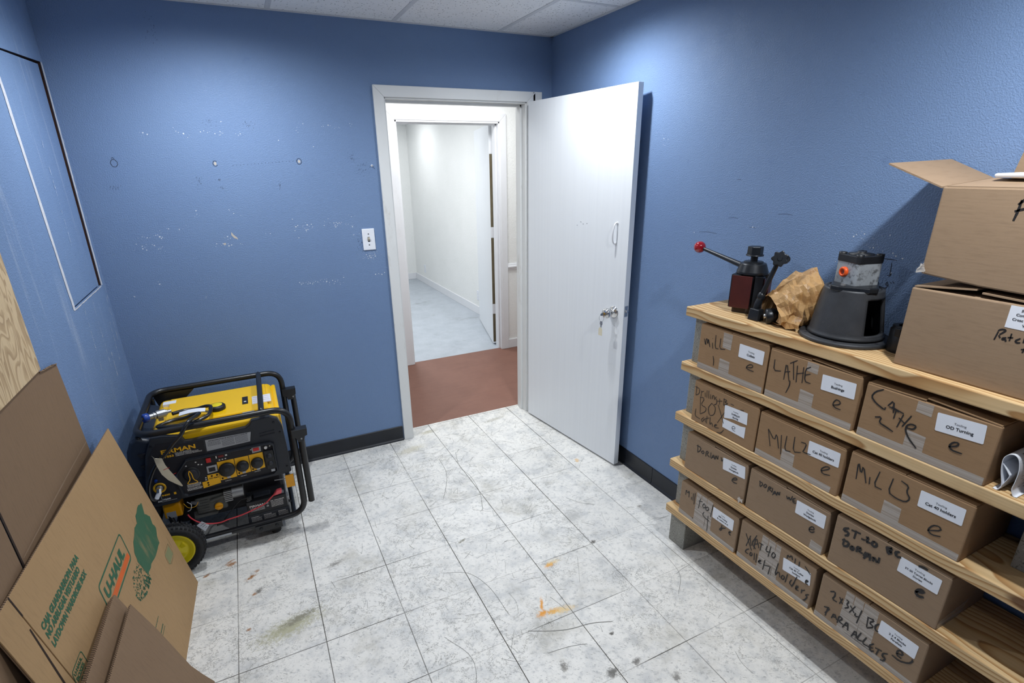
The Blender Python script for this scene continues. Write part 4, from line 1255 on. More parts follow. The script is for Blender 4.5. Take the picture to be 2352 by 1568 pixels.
r = root('cardboard_box', (-.13, -2.475, zl + .02)); tag(r, 'big open brown carton with raised flaps, topmost on the shelves', 'box')
xf2 = -.243
ztop = 1.621
b_ = [(xf2, -2.311, 1.4035), (-.012, -2.311, 1.4035), (-.012, -2.44, 1.3915), (-.012, -2.655, 1.3845), (xf2, -2.655, 1.3845), (xf2, -2.44, 1.3915)]
MB().hexa(b_, [(p[0], p[1], ztop) for p in b_]).build('body', M['carton2'], r, bevel=.004, seg=2)
MB().hexa([(xf2 + .002, -2.308, ztop - .004), (-.012, -2.312, ztop + .012), (-.012, -2.205, ztop + .060), (xf2 + .010, -2.166, ztop + .053)],
          [(xf2 + .002, -2.308, ztop), (-.012, -2.312, ztop + .016), (-.012, -2.205, ztop + .064), (xf2 + .010, -2.166, ztop + .057)]).build('side_flap', M['carton2'], r)
MB().hexa([(xf2 + .002, -2.32, ztop - .002), (xf2 + .002, -2.65, ztop - .002), (-.10, -2.645, ztop + .008), (-.10, -2.35, ztop + .014)],
          [(xf2 + .002, -2.32, ztop + .002), (xf2 + .002, -2.65, ztop + .002), (-.10, -2.645, ztop + .012), (-.10, -2.35, ztop + .018)]).build('front_flap', M['carton2'], r)
MB().hexa([(-.024, -2.352, ztop), (-.024, -2.65, ztop), (-.012, -2.66, ztop + .19), (-.012, -2.375, ztop + .19)],
          [(-.020, -2.352, ztop), (-.020, -2.65, ztop), (-.008, -2.66, ztop + .19), (-.008, -2.375, ztop + .19)]).build('back_flap', M['carton2'], r)
mb = MB()
for s in [[(157, 146), (160, 168), (161, 192)], [(157, 182), (165, 192), (172, 199)], [(154, 167), (170, 173), (182, 176)]]:
    mb.stroke([(a / 1000, c / 1000) for a, c in s], .0056, Vector((xf2, -2.311, 1.404)), FU, FV, FN, .0006)
mb.build('handwriting', M['marker'], r)
mb = MB(); rn = random.Random(8)
pts = [Vector((xf2 - .004 + rn.uniform(-.004, .006), -2.311 + rn.uniform(-.012, .012), 1.404 + rn.uniform(-.002, .03))) for _ in range(12)]
mb.add(pts, [(i, i + 1, i + 2) for i in range(10)]); mb.build('tape', M['tape'], r)
o = MB().box(-.16, -.04, -2.60, -2.372, ztop + .020, ztop + .030).build('paper_pad', M['paper'], bevel=.006)
tag(o, 'white pad of paper lying on the flaps of the topmost open carton', 'paper')

# folded printed sheets standing in a loop on the fourth board
pr_ = root('folded_papers', (-.17, -2.612, TOPS[3])); tag(pr_, 'curled white printed sheets on the fourth board, right of the LATHE 2 carton', 'paper')
zz = TOPS[3] - .9142 + .0012
lo = [(-2.590, .916), (-2.598, .9155), (-2.603, .930), (-2.593, .968), (-2.590, .998), (-2.597, 1.013), (-2.609, 1.017), (-2.619, 1.007), (-2.625, .98), (-2.625, .949), (-2.624, .931), (-2.630, .9158), (-2.637, .9158)]
P = smooth_path([(0, y - .006, z_ + zz) for y, z_ in lo], 4)
def sheet(P, x0, x1, nm, mt, par, off=0.0, th=.0012):
    mb = MB()
    n_ = len(P)
    for i in range(n_ - 1):
        a, b = P[i], P[i + 1]
        t = (b - a).normalized(); q = Vector((0, -t.z, t.y)) * th
        mb.hexa([(x0, a.y, a.z), (x0, b.y, b.z), (x0, b.y + q.y, b.z + q.z), (x0, a.y + q.y, a.z + q.z)], [(x1, a.y, a.z), (x1, b.y, b.z), (x1, b.y + q.y, b.z + q.z), (x1, a.y + q.y, a.z + q.z)])
    return mb.build(nm, mt, par)
sh = sheet(P, -.262, -.06, 'outer_sheet', M['paper'], pr_)
P2 = smooth_path([(0, y - .006, z_ + zz) for y, z_ in [(-2.592, .985), (-2.607, .966), (-2.611, .957), (-2.606, .937), (-2.600, .918)]], 4)
sheet(P2, -.258, -.07, 'inner_sheet', M['paper'], pr_)
mb = MB()
for i in range(26):
    a = P[26 + i % 14]
    x = -.24 + .006 * i
    b = P[min(27 + i % 14, len(P) - 1)]
rn = random.Random(4)
for k in range(70):
    i = rn.randint(25, len(P) - 8); a, b = P[i], P[i + 1]
    t = (b - a).normalized(); q = Vector((0, -t.z, t.y)) * .0016
    if q.y > 0: q = -q
    x = rn.uniform(-.245, -.08)
    u_ = a + q
    mb.add([(x, u_.y, u_.z), (x + .012, u_.y, u_.z), (x + .012, u_.y + t.y * .0011, u_.z + t.z * .0011), (x, u_.y + t.y * .0011, u_.z + t.z * .0011)], [(0, 1, 2, 3)])
mb.build('print_lines', M['inkb'], sh)

# ------------------------------------------------------------------ machine tools on the top board
tp_ = root('tool_post', (-.135, -1.712, ZT)); tag(tp_, 'dark red lathe tool post with a long lever ending in a red ball', 'tool post')
C0 = Vector((-.135, -1.712, 0))
def rp(poly, ang, c=C0):
    ca, sa = math.cos(ang), math.sin(ang)
    return [(c.x + p[0] * ca - p[1] * sa, c.y + p[0] * sa + p[1] * ca) for p in poly]
ang = math.radians(24)
s = .056
# plan of the block: dovetail grooves on two faces
pl = [(-s, -s), (-.030, -s), (-.024, -s + .014), (.024, -s + .014), (.030, -s), (s, -s), (s, -.02), (s - .012, -.026), (s - .012, .026), (s, .02), (s, s), (-s, s), (-s, .028), (-s + .012, .022), (-s + .012, -.022), (-s, -.028)]
q = rp(pl, ang)
MB().hexa([(x, y, ZT + .022) for x, y in q], [(x, y, ZT + .146) for x, y in q]).build('block', M['gunmetal'], tp_, bevel=.0015)
for (a0, b0, nx) in ((-s - .003, -s - .003, 'x'), (-s - .003, .026, 'x'), ):
    pass
def face_plate(poly, z0, z1):
    q = rp(poly, ang)
    MB().hexa([(x, y, z0) for x, y in q], [(x, y, z1) for x, y in q]).build('face_plate', M['maroon'], tp_, bevel=.0015)
face_plate([(-s - .004, -.020), (-s, -.020), (-s, s - .004), (-s - .004, s - .004)], ZT + .022, ZT + .144)
face_plate([(-s + .006, -s - .004), (-.030, -s - .004), (-.030, -s), (-s + .006, -s)], ZT + .024, ZT + .140)
face_plate([(.018, -s - .004), (s, -s - .004), (s, -s), (.018, -s)], ZT + .024, ZT + .140)
q = rp([(-.040, -.045), (.040, -.045), (.040, .045), (-.040, .045)], ang)
MB().hexa([(x, y, ZT) for x, y in q], [(x, y, ZT + .022) for x, y in q]).build('base_plate', plain('rusty_steel', rgb(74, 62, 52), .7, .3, .35, 60), tp_, bevel=.002)
MB().lathe([(.0, .146), (.053, .146), (.0555, .149), (.0550, .156), (.0480, .176), (.0455, .183), (.043, .186), (.034, .187), (.033, .192), (.028, .193), (0, .193)], (C0.x, C0.y, ZT), (0, 0, 1), 72, False).build('collar', M['gunmetal'], tp_)
MB().cyl((C0.x, C0.y, ZT + .19), (C0.x, C0.y, ZT + .215), .0125, seg=20).build('stud', M['gunmetal'], tp_)
hx = [(.028 * math.cos(math.radians(60 * i + 15)), .028 * math.sin(math.radians(60 * i + 15))) for i in range(6)]
MB().hexa([(C0.x + a, C0.y + b, ZT + .214) for a, b in hx], [(C0.x + a * .97, C0.y + b * .97, ZT + .247) for a, b in hx]).build('hex_nut', M['gunmetal'], tp_, bevel=.002)
MB().lathe([(.031, 0), (.031, .004), (.027, .005)], (C0.x, C0.y, ZT + .213)).build('washer', M['gunmetal'], tp_)
bl = Vector((-.135, -1.442, ZT + .212)); a0 = Vector((-.135, -1.668, ZT + .168))
dr = (bl - a0).normalized()
MB().tube([a0, a0 + dr * .03, a0.lerp(bl, .5), bl - dr * .02], .01, 14, rad=[.0115, .0105, .0085, .0068]).build('lever', M['gunmetal'], tp_)
MB().ball(bl, .0238, 28, 18).build('lever_ball', M['redball'], tp_)

cl = root('clamp_lever', (-.205, -1.802, ZT)); tag(cl, 'black clamp lever with a star knob leaning between the tool post and the paper bag', 'clamp lever')
MB().hexa([(-.225, -1.835, ZT), (-.190, -1.835, ZT), (-.190, -1.790, ZT), (-.225, -1.790, ZT)], [(-.220, -1.832, ZT + .042), (-.194, -1.832, ZT + .042), (-.194, -1.792, ZT + .042), (-.220, -1.792, ZT + .042)]).build('foot_block', M['gunmetal'], cl, bevel=.003)
L0 = Vector((-.206, -1.805, ZT + .038)); L1 = Vector((-.195, -1.812, ZT + .085)); L2 = Vector((-.185, -1.846, ZT + .205))
MB().tube(smooth_path([L0, L1, L1.lerp(L2, .5), L2], 6), .008, 12, rad=[.010 + .003 * math.sin(i * .5) * (i < 7) - .00012 * i for i in range(19)]).build('rod', M['gunmetal'], cl)
MB().ball(L1, .014, 16, 10, (1, 1, 1.3)).build('swivel', M['gunmetal'], cl)
K = Vector((-.190, -1.858, ZT + .226)); ax = Vector((-.80, -.55, .22)).normalized()
ux_ = ax.cross(Vector((0, 0, 1))).normalized(); uy_ = ux_.cross(ax)
lob = []
for i in range(56):
    t = 2 * math.pi * i / 56
    rr = .0250 + .0030 * math.cos(7 * t)
    lob.append((rr * math.cos(t), rr * math.sin(t)))
kn = MB().prism(lob, K - ax * .008, ux_, uy_, ax * .016).build('star_knob', M['gunmetal'], cl, bevel=.003)
MB().cyl(K + ax * .007, K + ax * .011, .009, .007, 18).build('knob_cap', M['gunmetal'], kn)
MB().cyl(K - ax * .012, L2, .010, .009, 14).build('hub', M['gunmetal'], cl)
MB().cyl(K - ux_ * .020 - ax * .012, K - ux_ * .020 + ax * .002, .012, seg=16).build('pivot', M['gunmetal'], cl)

# kraft bag, mouth towards the room
bag = root('paper_bag', (-.155, -1.93, ZT)); tag(bag, 'crumpled oily brown paper bag lying open between tool post and iron stand', 'paper bag')
NS, NTT = 15, 22
def bagp(s_, t, inner=0.0):
    c0 = Vector((-.196, -1.846)); c1 = Vector((-.105, -1.968))
    c = c0.lerp(c1, s_)
    across = Vector((.80, .60)); across = Vector((-.60, -.80)) if False else Vector((.56, .83))
    wdt = .058 + .030 * math.sin(min(s_, 1) * 2.2) - (.020 * max(0, s_ - .8) / .2)
    hgt = .086 + .104 * math.sin(min(1, s_ * 1.25) * math.pi / 2) - .045 * max(0, (s_ - .82) / .18)
    ct, st = math.cos(t), math.sin(t)
    u = wdt * (abs(ct) ** .8) * (1 if ct > 0 else -1)
    v = hgt * .5 * (1 + (abs(st) ** .75) * (1 if st > 0 else -1))
    x = c.x + across.x * u; y = c.y + across.y * u
    p = Vector((x, y, ZT + .002 + v))
    # front lower corner pulled out to a point
    if s_ < .35 and ct < 0:
        k_ = (1 - s_ / .35) * (-ct) * (1 - v / hgt)
        p += Vector((-.010, -.060, 0)) * k_
    f = noise.noise(p * 22) * .018 + noise.noise(p * 55 + Vector((3, 1, 7))) * .008
    ridge = (abs(noise.noise(p * 31 + Vector((9, 2, 5)))) ** .7) * .020 - .006
    nrm = Vector((across.x * ct, across.y * ct, st)).normalized()
    p += nrm * (f + ridge - inner)
    p.z = max(p.z, ZT + .0015)
    p.x = min(p.x, -.014)
    return p
mb = MB(); vs = []
for i in range(NS + 1):
    for j in range(NTT):
        vs.append(bagp(i / NS, 2 * math.pi * j / NTT + .12 * math.sin(i * .3)))
fs = [(i * NTT + j, i * NTT + (j + 1) % NTT, (i + 1) * NTT + (j + 1) % NTT, (i + 1) * NTT + j) for i in range(NS) for j in range(NTT)]
fs.append(tuple(NS * NTT + j for j in range(NTT)))
bg = mb.add(vs, fs).build('bag_body', M['bag'], bag)
sd = bg.modifiers.new('paper', 'SOLIDIFY'); sd.thickness = .0012
# the rolled mouth hanging down at the near side
mb = MB(); vs = []
rn = random.Random(6)
for i in range(7):
    for j in range(5):
        u = i / 6; v = j / 4
        p = Vector((-.205 - .016 * v, -1.905 - .085 * u, ZT + .092 * (1 - v) + .020 * (1 - u) * (1 - v) + .002)) + Vector((noise.noise(Vector((u * 3, v * 3, 1))) * .016, 0, 0))
        if v == 1: p.z = ZT + .002 + .030 * abs(u - .55)
        vs.append(p)
mb.add(vs, [(i * 5 + j, i * 5 + j + 1, (i + 1) * 5 + j + 1, (i + 1) * 5 + j) for i in range(6) for j in range(4)])
fb = mb.build('bag_corner', M['bag'], bag); sd = fb.modifiers.new('paper', 'SOLIDIFY'); sd.thickness = .0012
st_ = root('steel_chuck', (-.2, -1.868, ZT)); tag(st_, 'dark round steel chuck inside the mouth of the paper bag', 'chuck')
MB().lathe([(0, 0), (.024, 0), (.026, .004), (.026, .03), (.020, .034), (.020, .05), (0, .05)], (-.222, -1.862, ZT + .028), (.7, -.6, .1), 26).build('chuck_body', M['gunmetal'], st_)
MB().lathe([(.008, 0), (.008, -.006), (0, -.006)], (-.222, -1.862, ZT + .028), (.7, -.6, .1), 16).build('pilot', M['steel'], st_)

# cast stand
cs = root('iron_stand', (-.138, -2.092, ZT)); tag(cs, 'dark cast iron bell housing stand with a round flange and a side window', 'iron stand')
CC = Vector((-.138, -2.092, ZT))
fl = MB().lathe([(0, 0), (.126, 0), (.128, .002), (.128, .011), (.125, .013), (.10, .014), (.094, .018)], CC, (0, 0, 1), 64).build('flange', M['cast'], cs)
mb = MB()
SEG, RN = 72, 24
prof = []
for k in range(RN + 1):
    t = k / RN; z_ = .014 + (.166 - .014) * t
    prof.append((.094 - .024 * t + (.004 * (1 - t * 12) if t < .083 else 0), z_))
vs = [CC + Vector((r0 * math.cos(2 * math.pi * i / SEG), r0 * math.sin(2 * math.pi * i / SEG), z_)) for r0, z_ in prof for i in range(SEG)]
fs = []
for k in range(RN):
    for i in range(SEG):
        a = (360 * (i + .5) / SEG)
        zc = (prof[k][1] + prof[k + 1][1]) / 2
        inwin = (240 < a < 300 or 60 < a < 120) and .030 < zc < .138
        if inwin: continue
        j = (i + 1) % SEG
        fs.append((k * SEG + i, k * SEG + j, (k + 1) * SEG + j, (k + 1) * SEG + i))
co = mb.add(vs, fs, True).build('housing', M['cast'], cs)
sd = co.modifiers.new('wall', 'SOLIDIFY'); sd.thickness = .011; sd.offset = 1
co.data.update()
MB().lathe([(0, .158), (.072, .158), (.074, .162), (.072, .166), (0, .166)], CC, (0, 0, 1), 48).build('top_web', M['cast'], cs)
pl = rp([(-.062, -.062), (.062, -.062), (.072, -.05), (.072, .05), (.062, .062), (-.062, .062), (-.076, .04), (-.076, -.04)], math.radians(30), Vector((CC.x, CC.y, 0)))
MB().hexa([(x, y, ZT + .162) for x, y in pl], [(x, y, ZT + .180) for x, y in pl]).build('top_plate', M['gunmetal'], cs, bevel=.004)
for a in range(0, 360, 60):
    t = math.radians(a + 20)
    p = CC + Vector((.112 * math.cos(t), .112 * math.sin(t), .0125))
    MB().cyl(p, p + Vector((0, 0, .0012)), .006, seg=16).build('bolt_hole', M['inkb'], fl)
p = Vector(rp([(-.066, 0.03)], math.radians(30), Vector((CC.x, CC.y, 0)))[0]).to_3d() + Vector((0, 0, ZT + .179))
MB().cyl(p, p + Vector((0, 0, .006)), .007, seg=6, smooth=False).build('bolt', M['alum'], cs)

pm = root('hydraulic_pump', (CC.x, CC.y, ZT + .180)); tag(pm, 'grimy grey pump with a black cap and an orange port plug on the iron stand', 'pump')
ap = math.radians(-17)
def rsq(s_, r_, n=5, c=CC, a=ap):
    out_ = []
    for sx_, sy_, a0 in ((1, 1, 0), (-1, 1, 90), (-1, -1, 180), (1, -1, 270)):
        for i in range(n + 1):
            t = math.radians(a0 + 90 * i / n)
            out_.append((sx_ * (s_ - r_) + r_ * math.cos(t), sy_ * (s_ - r_) + r_ * math.sin(t)))
    return rp(out_, a, Vector((c.x, c.y, 0)))
q = rsq(.043, .009)
zb = ZT + .180
MB().hexa([(x, y, zb) for x, y in q], [(x, y, zb + .066) for x, y in q]).build('pump_body', M['greypump'], pm)
q = rsq(.045, .011)
MB().hexa([(x, y, zb + .066) for x, y in q], [(x, y, zb + .088) for x, y in q]).build('cap', M['blkplast'], pm, bevel=.002)
MB().lathe([(.034, 0), (.034, .004), (.012, .006), (.012, .010), (0, .010)], (CC.x, CC.y, zb + .087), (0, 0, 1), 30).build('cap_boss', M['blkplast'], pm)
for sx_, sy_ in ((1, 1), (-1, 1), (-1, -1), (1, -1)):
    x, y = rp([(sx_ * .034, sy_ * .034)], ap, Vector((CC.x, CC.y, 0)))[0]
    MB().lathe([(.011, 0), (.011, .006), (.006, .006), (.006, .003), (0, .003)], (x, y, zb + .087), (0, 0, 1), 18).build('cap_screw', M['blkplast'], pm)
x, y = rp([(-.043, .004)], ap, Vector((CC.x, CC.y, 0)))[0]
nx, ny = math.cos(ap + math.pi), math.sin(ap + math.pi)
MB().lathe([(.0140, -.002), (.0155, .000), (.0155, .006), (.0125, .009), (.0085, .009), (.0080, -.001), (0, -.001)], (x, y, zb + .036), (nx, ny, 0), 26).build('port_plug', M['orplug'], pm)

bs = root('steel_bushing', (-.125, -2.232, ZT)); tag(bs, 'short black steel bushing between the iron stand and the big carton', 'bushing')
MB().lathe([(.020, .078), (.020, .006), (.037, 0), (.038, .003), (.038, .068), (.034, .072), (.034, .079), (.020, .079)], (-.122, -2.255, ZT), (0, 0, 1), 36).build('bushing_body', M['blkplast'], bs)
MB().box(-.163, -.150, -2.262, -2.246, ZT + .052, ZT + .076).build('drive_lug', M['blkplast'], bs, bevel=.002)

# ------------------------------------------------------------------ flattened cartons and plywood against the left wall
UO = Vector((-2.271, -.842, 0)); UH = Vector((.0406, .9992, 0)).normalized(); VH = Vector((-.1842, .0075, .9829)).normalized(); NH = UH.cross(VH).normalized()
uo = root('flattened_box', (-2.35, -1.40, 0)); tag(uo, 'flattened tan wardrobe carton printed U-HAUL leaning on the left wall beside the generator', 'flattened box')
oz = .005
def ply_(nm, poly, org, U, V, N, th, mt, par, off=0.0):
    return MB().prism(poly, org + N * (off - th), U, V, N * th).build(nm, mt, par, bevel=.0008)
ply_('front_panel', [(0, 0), (.003, .803), (-.905, .803), (-.905, 0)], UO, UH, VH, NH, .0035, M['kraft'], uo)
ply_('side_panel', [(-.909, 0), (-.909, .802), (-1.0, .80), (-1.0, 0)], UO, UH, VH, NH, .0035, M['kraft'], uo)
ply_('back_panel', [(-.002, .002), (-.004, .797), (-1.0, .797), (-1.0, .002)], UO, UH, VH, NH, .003, M['kraftd'], uo, -.0042)
MB().prism([(.003, .8015), (.003, .8032), (-1.0, .8032), (-1.0, .8015)], UO - NH * .0036, UH, VH, NH * .0034).build('corrugated_edge', M['flute'], uo)
mb = MB()
for s in ([(-.907, .803), (-.907, .743)], [(-.915, .708), (-.937, .541), (-.957, .38)]):
    mb.stroke(s, .007, UO, UH, VH, NH, .0005)
mb.build('slot', M['slotdark'], uo)  # flat dark strips painted for the shade between the flaps
def utext(s, u0, u1, v, size, bold=.05, mt=M['green'], shear=.15, par=uo, nm='lettering'):
    return text(s, UO + UH * u0 + VH * v, UH, VH, size, mt, par, name=nm, width=u1 - u0, bold=bold, shear=shear, lift=.0005)
utext('CAJA GUARDARROPA PARA', -.883, -.607, .667, .0178, .085)
utext('NO ARRUGAR VESTUARIO', -.888, -.634, .643, .0178, .085)
utext('LAYDOWN WARDROBE BOX', -.890, -.616, .615, .0178, .085)
lg = MB()
outl = [(-.345, .530), (-.352, .472), (-.368, .460), (-.600, .460), (-.622, .470), (-.612, .540), (-.598, .551), (-.372, .551), (-.350, .545)]
outl = [(p.x, p.y) for p in round_path([Vector((a, b, 0)) for a, b in [(-.342, .552), (-.362, .458), (-.632, .458), (-.610, .552)]], .016, 5, True)]
lg.stroke(outl + outl[:1], .0060, UO, UH, VH, NH, .0005)
emb = lg.build('emblem', M['green'], uo)
MB().add([UO + UH * a + VH * b + NH * .0006 for a, b in ((-.368, .486), (-.366, .466), (-.612, .464), (-.606, .484))], [(0, 1, 2, 3)]).build('orange_bar', M['orange'], emb)
text('U-HAUL', UO + UH * -.600 + VH * .493, UH, VH, .036, M['green'], emb, width=.215, bold=.075, shear=.2, lift=.0006)
gpoly = [(-.081, .5), (-.108, .464), (-.078, .432), (-.092, .406), (-.083, .378), (-.112, .358), (-.125, .331), (-.184, .332), (-.249, .341), (-.304, .344), (-.326, .343), (-.335, .362), (-.334, .388), (-.340, .405), (-.341, .422), (-.326, .452), (-.294, .473), (-.232, .492), (-.199, .486), (-.18, .508), (-.112, .513)]
rn = random.Random(2)
def jag(poly, n=3, a=.003):
    o_ = []
    for i in range(len(poly)):
        p, q = poly[i], poly[(i + 1) % len(poly)]
        for k in range(n):
            t = k / n
            o_.append((p[0] + (q[0] - p[0]) * t + (rn.uniform(-a, a) if k else 0), p[1] + (q[1] - p[1]) * t + (rn.uniform(-a, a) if k else 0)))
    return o_
gm = NT('faded_green_picture_print')
gm.fin(gm.mix(gm.step(gm.noise(gm.mapping(gm.co(), (1, 3, 1)), 7, 3, .6), .50, .75, 0, .7), rgb(54, 96, 70), rgb(128, 120, 84)), .65)
pic = MB().add([UO + UH * a + VH * b + NH * .0006 for a, b in jag(gpoly)], [tuple(range(len(gpoly) * 3))]).build('printed_picture', gm.m, uo)
mb = MB()
for k in range(230):
    a = rn.uniform(-.468, -.322); 
    lo_, hi_ = .322 + max(0, (-.40 - a)) * .5, .350 + .06 * math.sin((a + .48) * 20) 
    b = rn.uniform(.322 + max(0, -.40 - a) * .35, .424 - max(0, -.42 - a) * .7)
    s_ = rn.uniform(.0012, .0034)
    if b < .362 and a > -.44: s_ *= 1.7
    mb.add([UO + UH * (a + s_ * c1_) + VH * (b + s_ * c2_) + NH * .0007 for c1_, c2_ in ((-1, -.6), (.3, -1), (1, .2), (.2, 1), (-.9, .7))], [(0, 1, 2, 3, 4)])
o = mb.build('print_speckle', M['green'], uo); o['kind'] = 'stuff'
sq = [(-.066, .279), (-.064, .221), (-.147, .224), (-.146, .283)]
mb = MB(); mb.stroke(sq + sq[:1], .0014, UO, UH, VH, NH, .0006)
mb.stroke([(-.045, .300), (-.05, .245)], .0010, UO, UH, VH, NH, .0006)
fr_ = mb.build('maker_mark', M['green'], uo)
MB().add([UO + UH * a + VH * b + NH * .0004 for a, b in ((-.072, .272), (-.070, .228), (-.140, .231), (-.139, .276))], [(0, 1, 2, 3)]).build('mark_fill', plain('pale_green_print', rgb(132, 134, 96), .65), fr_)
bd = [(p.x, p.y) for p in round_path([Vector((a, b, 0)) for a, b in [(-.826, .529), (-.838, .445), (-.925, .445), (-.900, .529)]], .010, 4, True)]
mb = MB(); mb.stroke(bd + bd[:1], .0028, UO, UH, VH, NH, .0005)
bdg = mb.build('ok_badge', M['green'], uo)
text('U-HAUL', UO + UH * -.897 + VH * .513, UH, VH, .010, M['green'], bdg, width=.058, bold=.05, lift=.0006)
text('BOXES', UO + UH * -.900 + VH * .498, UH, VH, .011, M['green'], bdg, width=.055, bold=.05, lift=.0006)
text('OK', UO + UH * -.895 + VH * .464, UH, VH, .028, M['green'], bdg, width=.050, bold=.06, lift=.0006)
mb = MB()
for (u0, v0, l, hh) in ((-.49, .228, .066, .004), (-.488, .190, .060, .006), (-.485, .178, .066, .003)):
    u = u0
    while u < u0 + l:
        w_ = rn.uniform(.002, .007)
        mb.add([UO + UH * a + VH * b + NH * .0005 for a, b in ((u, v0), (u + w_, v0), (u + w_, v0 + hh), (u, v0 + hh))], [(0, 1, 2, 3)])
        u += w_ + .002
mb.build('small_print', M['green'], uo)

# darker sheet behind it
KO = Vector((-2.445, 0, 0)); KU = Vector((0, 1, 0)); KV = Vector((-.0240, 0, .9997)).normalized(); KN = KU.cross(KV)
kr_ = root('flattened_box', (-2.42, -1.45, 0)); tag(kr_, 'plain brown flattened carton standing behind the wardrobe carton, under the plywood', 'flattened box')
ply_('panel', [(-.90, 0), (-.936, .766), (-.953, 1.094), (-.98, 1.106), (-1.02, 1.112), (-1.08, 1.119), (-1.120, 1.127), (-1.612, 1.127), (-1.610, .0)], KO, KU, KV, KN, .0033, M['kraftd'], kr_)
ply_('side_panel', [(-1.620, 0), (-1.622, 1.127), (-2.1, 1.127), (-2.1, 0)], KO, KU, KV, KN, .0033, M['kraftd'], kr_)
mb = MB(); mb.stroke([(-1.616, 1.12), (-1.615, .96), (-1.612, .76)], .008, KO, KU, KV, KN, .0006)
mb.build('slot', M['slotdark'], kr_)  # dark strip laid over the opening, its shade put into colour
mb = MB(); mb.stroke([(-.940, .798), (-1.25, .800), (-1.60, .795)], .005, KO, KU, KV, KN, .0004)
mb.build('fold_crease', M['carton2'], kr_)
mb = MB()
rn = random.Random(14)
for i in range(16):
    t = i / 16
    mb.cyl(KO + KU * (-.960 - .15 * t) + KV * (1.100 + .022 * t) + KN * .002, KO + KU * (-.960 - .15 * (t + .07)) + KV * (1.101 + .022 * t + rn.uniform(0, .003)) + KN * .002, .0022, seg=6)
mb.build('corrugated_edge', M['flute'], kr_)

o = MB().box(-2.4765, -2.4655, -2.45, -1.110, 1.131, 2.25).build('plywood_sheet', M['ply'])
tag(o, 'knotty plywood sheet fixed flat on the left wall above the cartons', 'plywood')

# the near stack of folded cartons
FO = Vector((-2.205, 0, 0)); FU_ = Vector((0, 1, 0)); FV_ = Vector((-.151, 0, .51)).normalized(); FN_ = FU_.cross(FV_)
def folded(off, poly, label, top, mt):
    r = root('flattened_box', (-2.28, -1.8, 0)); tag(r, label, 'flattened box', 'folded cartons leaning in front of the wardrobe carton')
    ply_('outer_panel', poly, FO, FU_, FV_, FN_, .0034, mt, r, off)
    ply_('inner_panel', [(p[0] - .003, p[1] - .002 if p[1] > .01 else p[1]) for p in poly], FO, FU_, FV_, FN_, .0030, mt, r, off - .0052)
    for k, dd_ in ((0, .0004), (1, .0054)):
        a, b = top
        MB().prism([(a[0], a[1] - .0012 - .002 * k), (a[0], a[1] + .0006 - .002 * k), (b[0], b[1] + .0006 - .002 * k), (b[0], b[1] - .0012 - .002 * k)], FO + FN_ * (off - dd_ - .0026), FU_, FV_, FN_ * .0026).build('corrugated_edge', M['flute'], r)
folded(-.026, [(-1.449, .004), (-1.452, .520), (-2.1, .544), (-2.1, .004)], 'thin folded brown carton hidden deepest in the near stack', ((-1.452, .520), (-2.1, .544)), M['kraftd'])
folded(-.0155, [(-1.448, .004), (-1.455, .528), (-2.1, .55), (-2.1, .004)], 'rearmost folded brown carton of the near stack, against the wardrobe carton', ((-1.455, .528), (-2.1, .55)), M['kraftd'])
folded(-.005, [(-1.450, .002), (-1.459, .533), (-1.466, .536), (-2.1, .556), (-2.1, .002)], 'middle folded brown carton of the near stack, highest at its corner', ((-1.464, .536), (-2.1, .556)), M['kraftd'])
folded(.016, [(-1.415, .0), (-1.440, .080), (-1.458, .152), (-1.4600, .35), (-1.474, .486), (-2.1, .512), (-2.1, .0)], 'foremost folded brown carton of the near stack, with a torn lower corner', ((-1.474, .486), (-2.1, .512)), M['kraftd'])


# ------------------------------------------------------------------ portable generator
g = root('generator', (-2.08, -.40, 0)); tag(g, 'yellow and black portable generator on wheels in the left back corner', 'generator')
YF_, YK = -.660, -.140
path = [(-2.30, -.675, .10), (-1.787, -.675, .10), (-1.785, YF_, .660), (-2.388, YF_, .660), (-2.388, YK, .660), (-1.785, YK, .660), (-1.787, YK, .10), (-2.30, YK, .10)]
fr = MB().tube(round_path(path, .075, 8), .0145, 14).build('frame', M['blkpaint'], g)
MB().tube(round_path([(-1.899, YF_, .655), (-1.899, YF_ + .01, .672), (-1.892, YK - .01, .672), (-1.892, YK, .655)], .02, 4), .0125, 12).build('crossbar', M['blkpaint'], fr)
MB().tube([(-2.29, -.675, .10), (-2.29, YK, .10)], .0135, 12).tube([(-1.84, -.675, .10), (-1.84, YK, .10)], .0115, 12).tube([(-2.385, -.62, .64), (-2.385, -.6, .35), (-2.33, -.62, .12)], .011, 10).tube([(-2.385, -.18, .64), (-2.385, -.2, .35), (-2.33, -.18, .12)], .011, 10).build('cross_member', M['blkpaint'], fr)
MB().hexa([(-2.385, YK - .012, .65), (-2.385, YK + .004, .65), (-2.20, YK + .004, .648), (-2.20, YK - .012, .648)][::-1], [(-2.36, YK - .012, .56), (-2.36, YK + .004, .56), (-2.25, YK + .004, .60), (-2.25, YK - .012, .60)][::-1]).build('gusset', M['blkpaint'], fr)
MB().tube([(-2.26, -.690, .098), (-2.12, -.690, .098)], .005, 8).build('rail_decal', M['rotwhite'], fr)

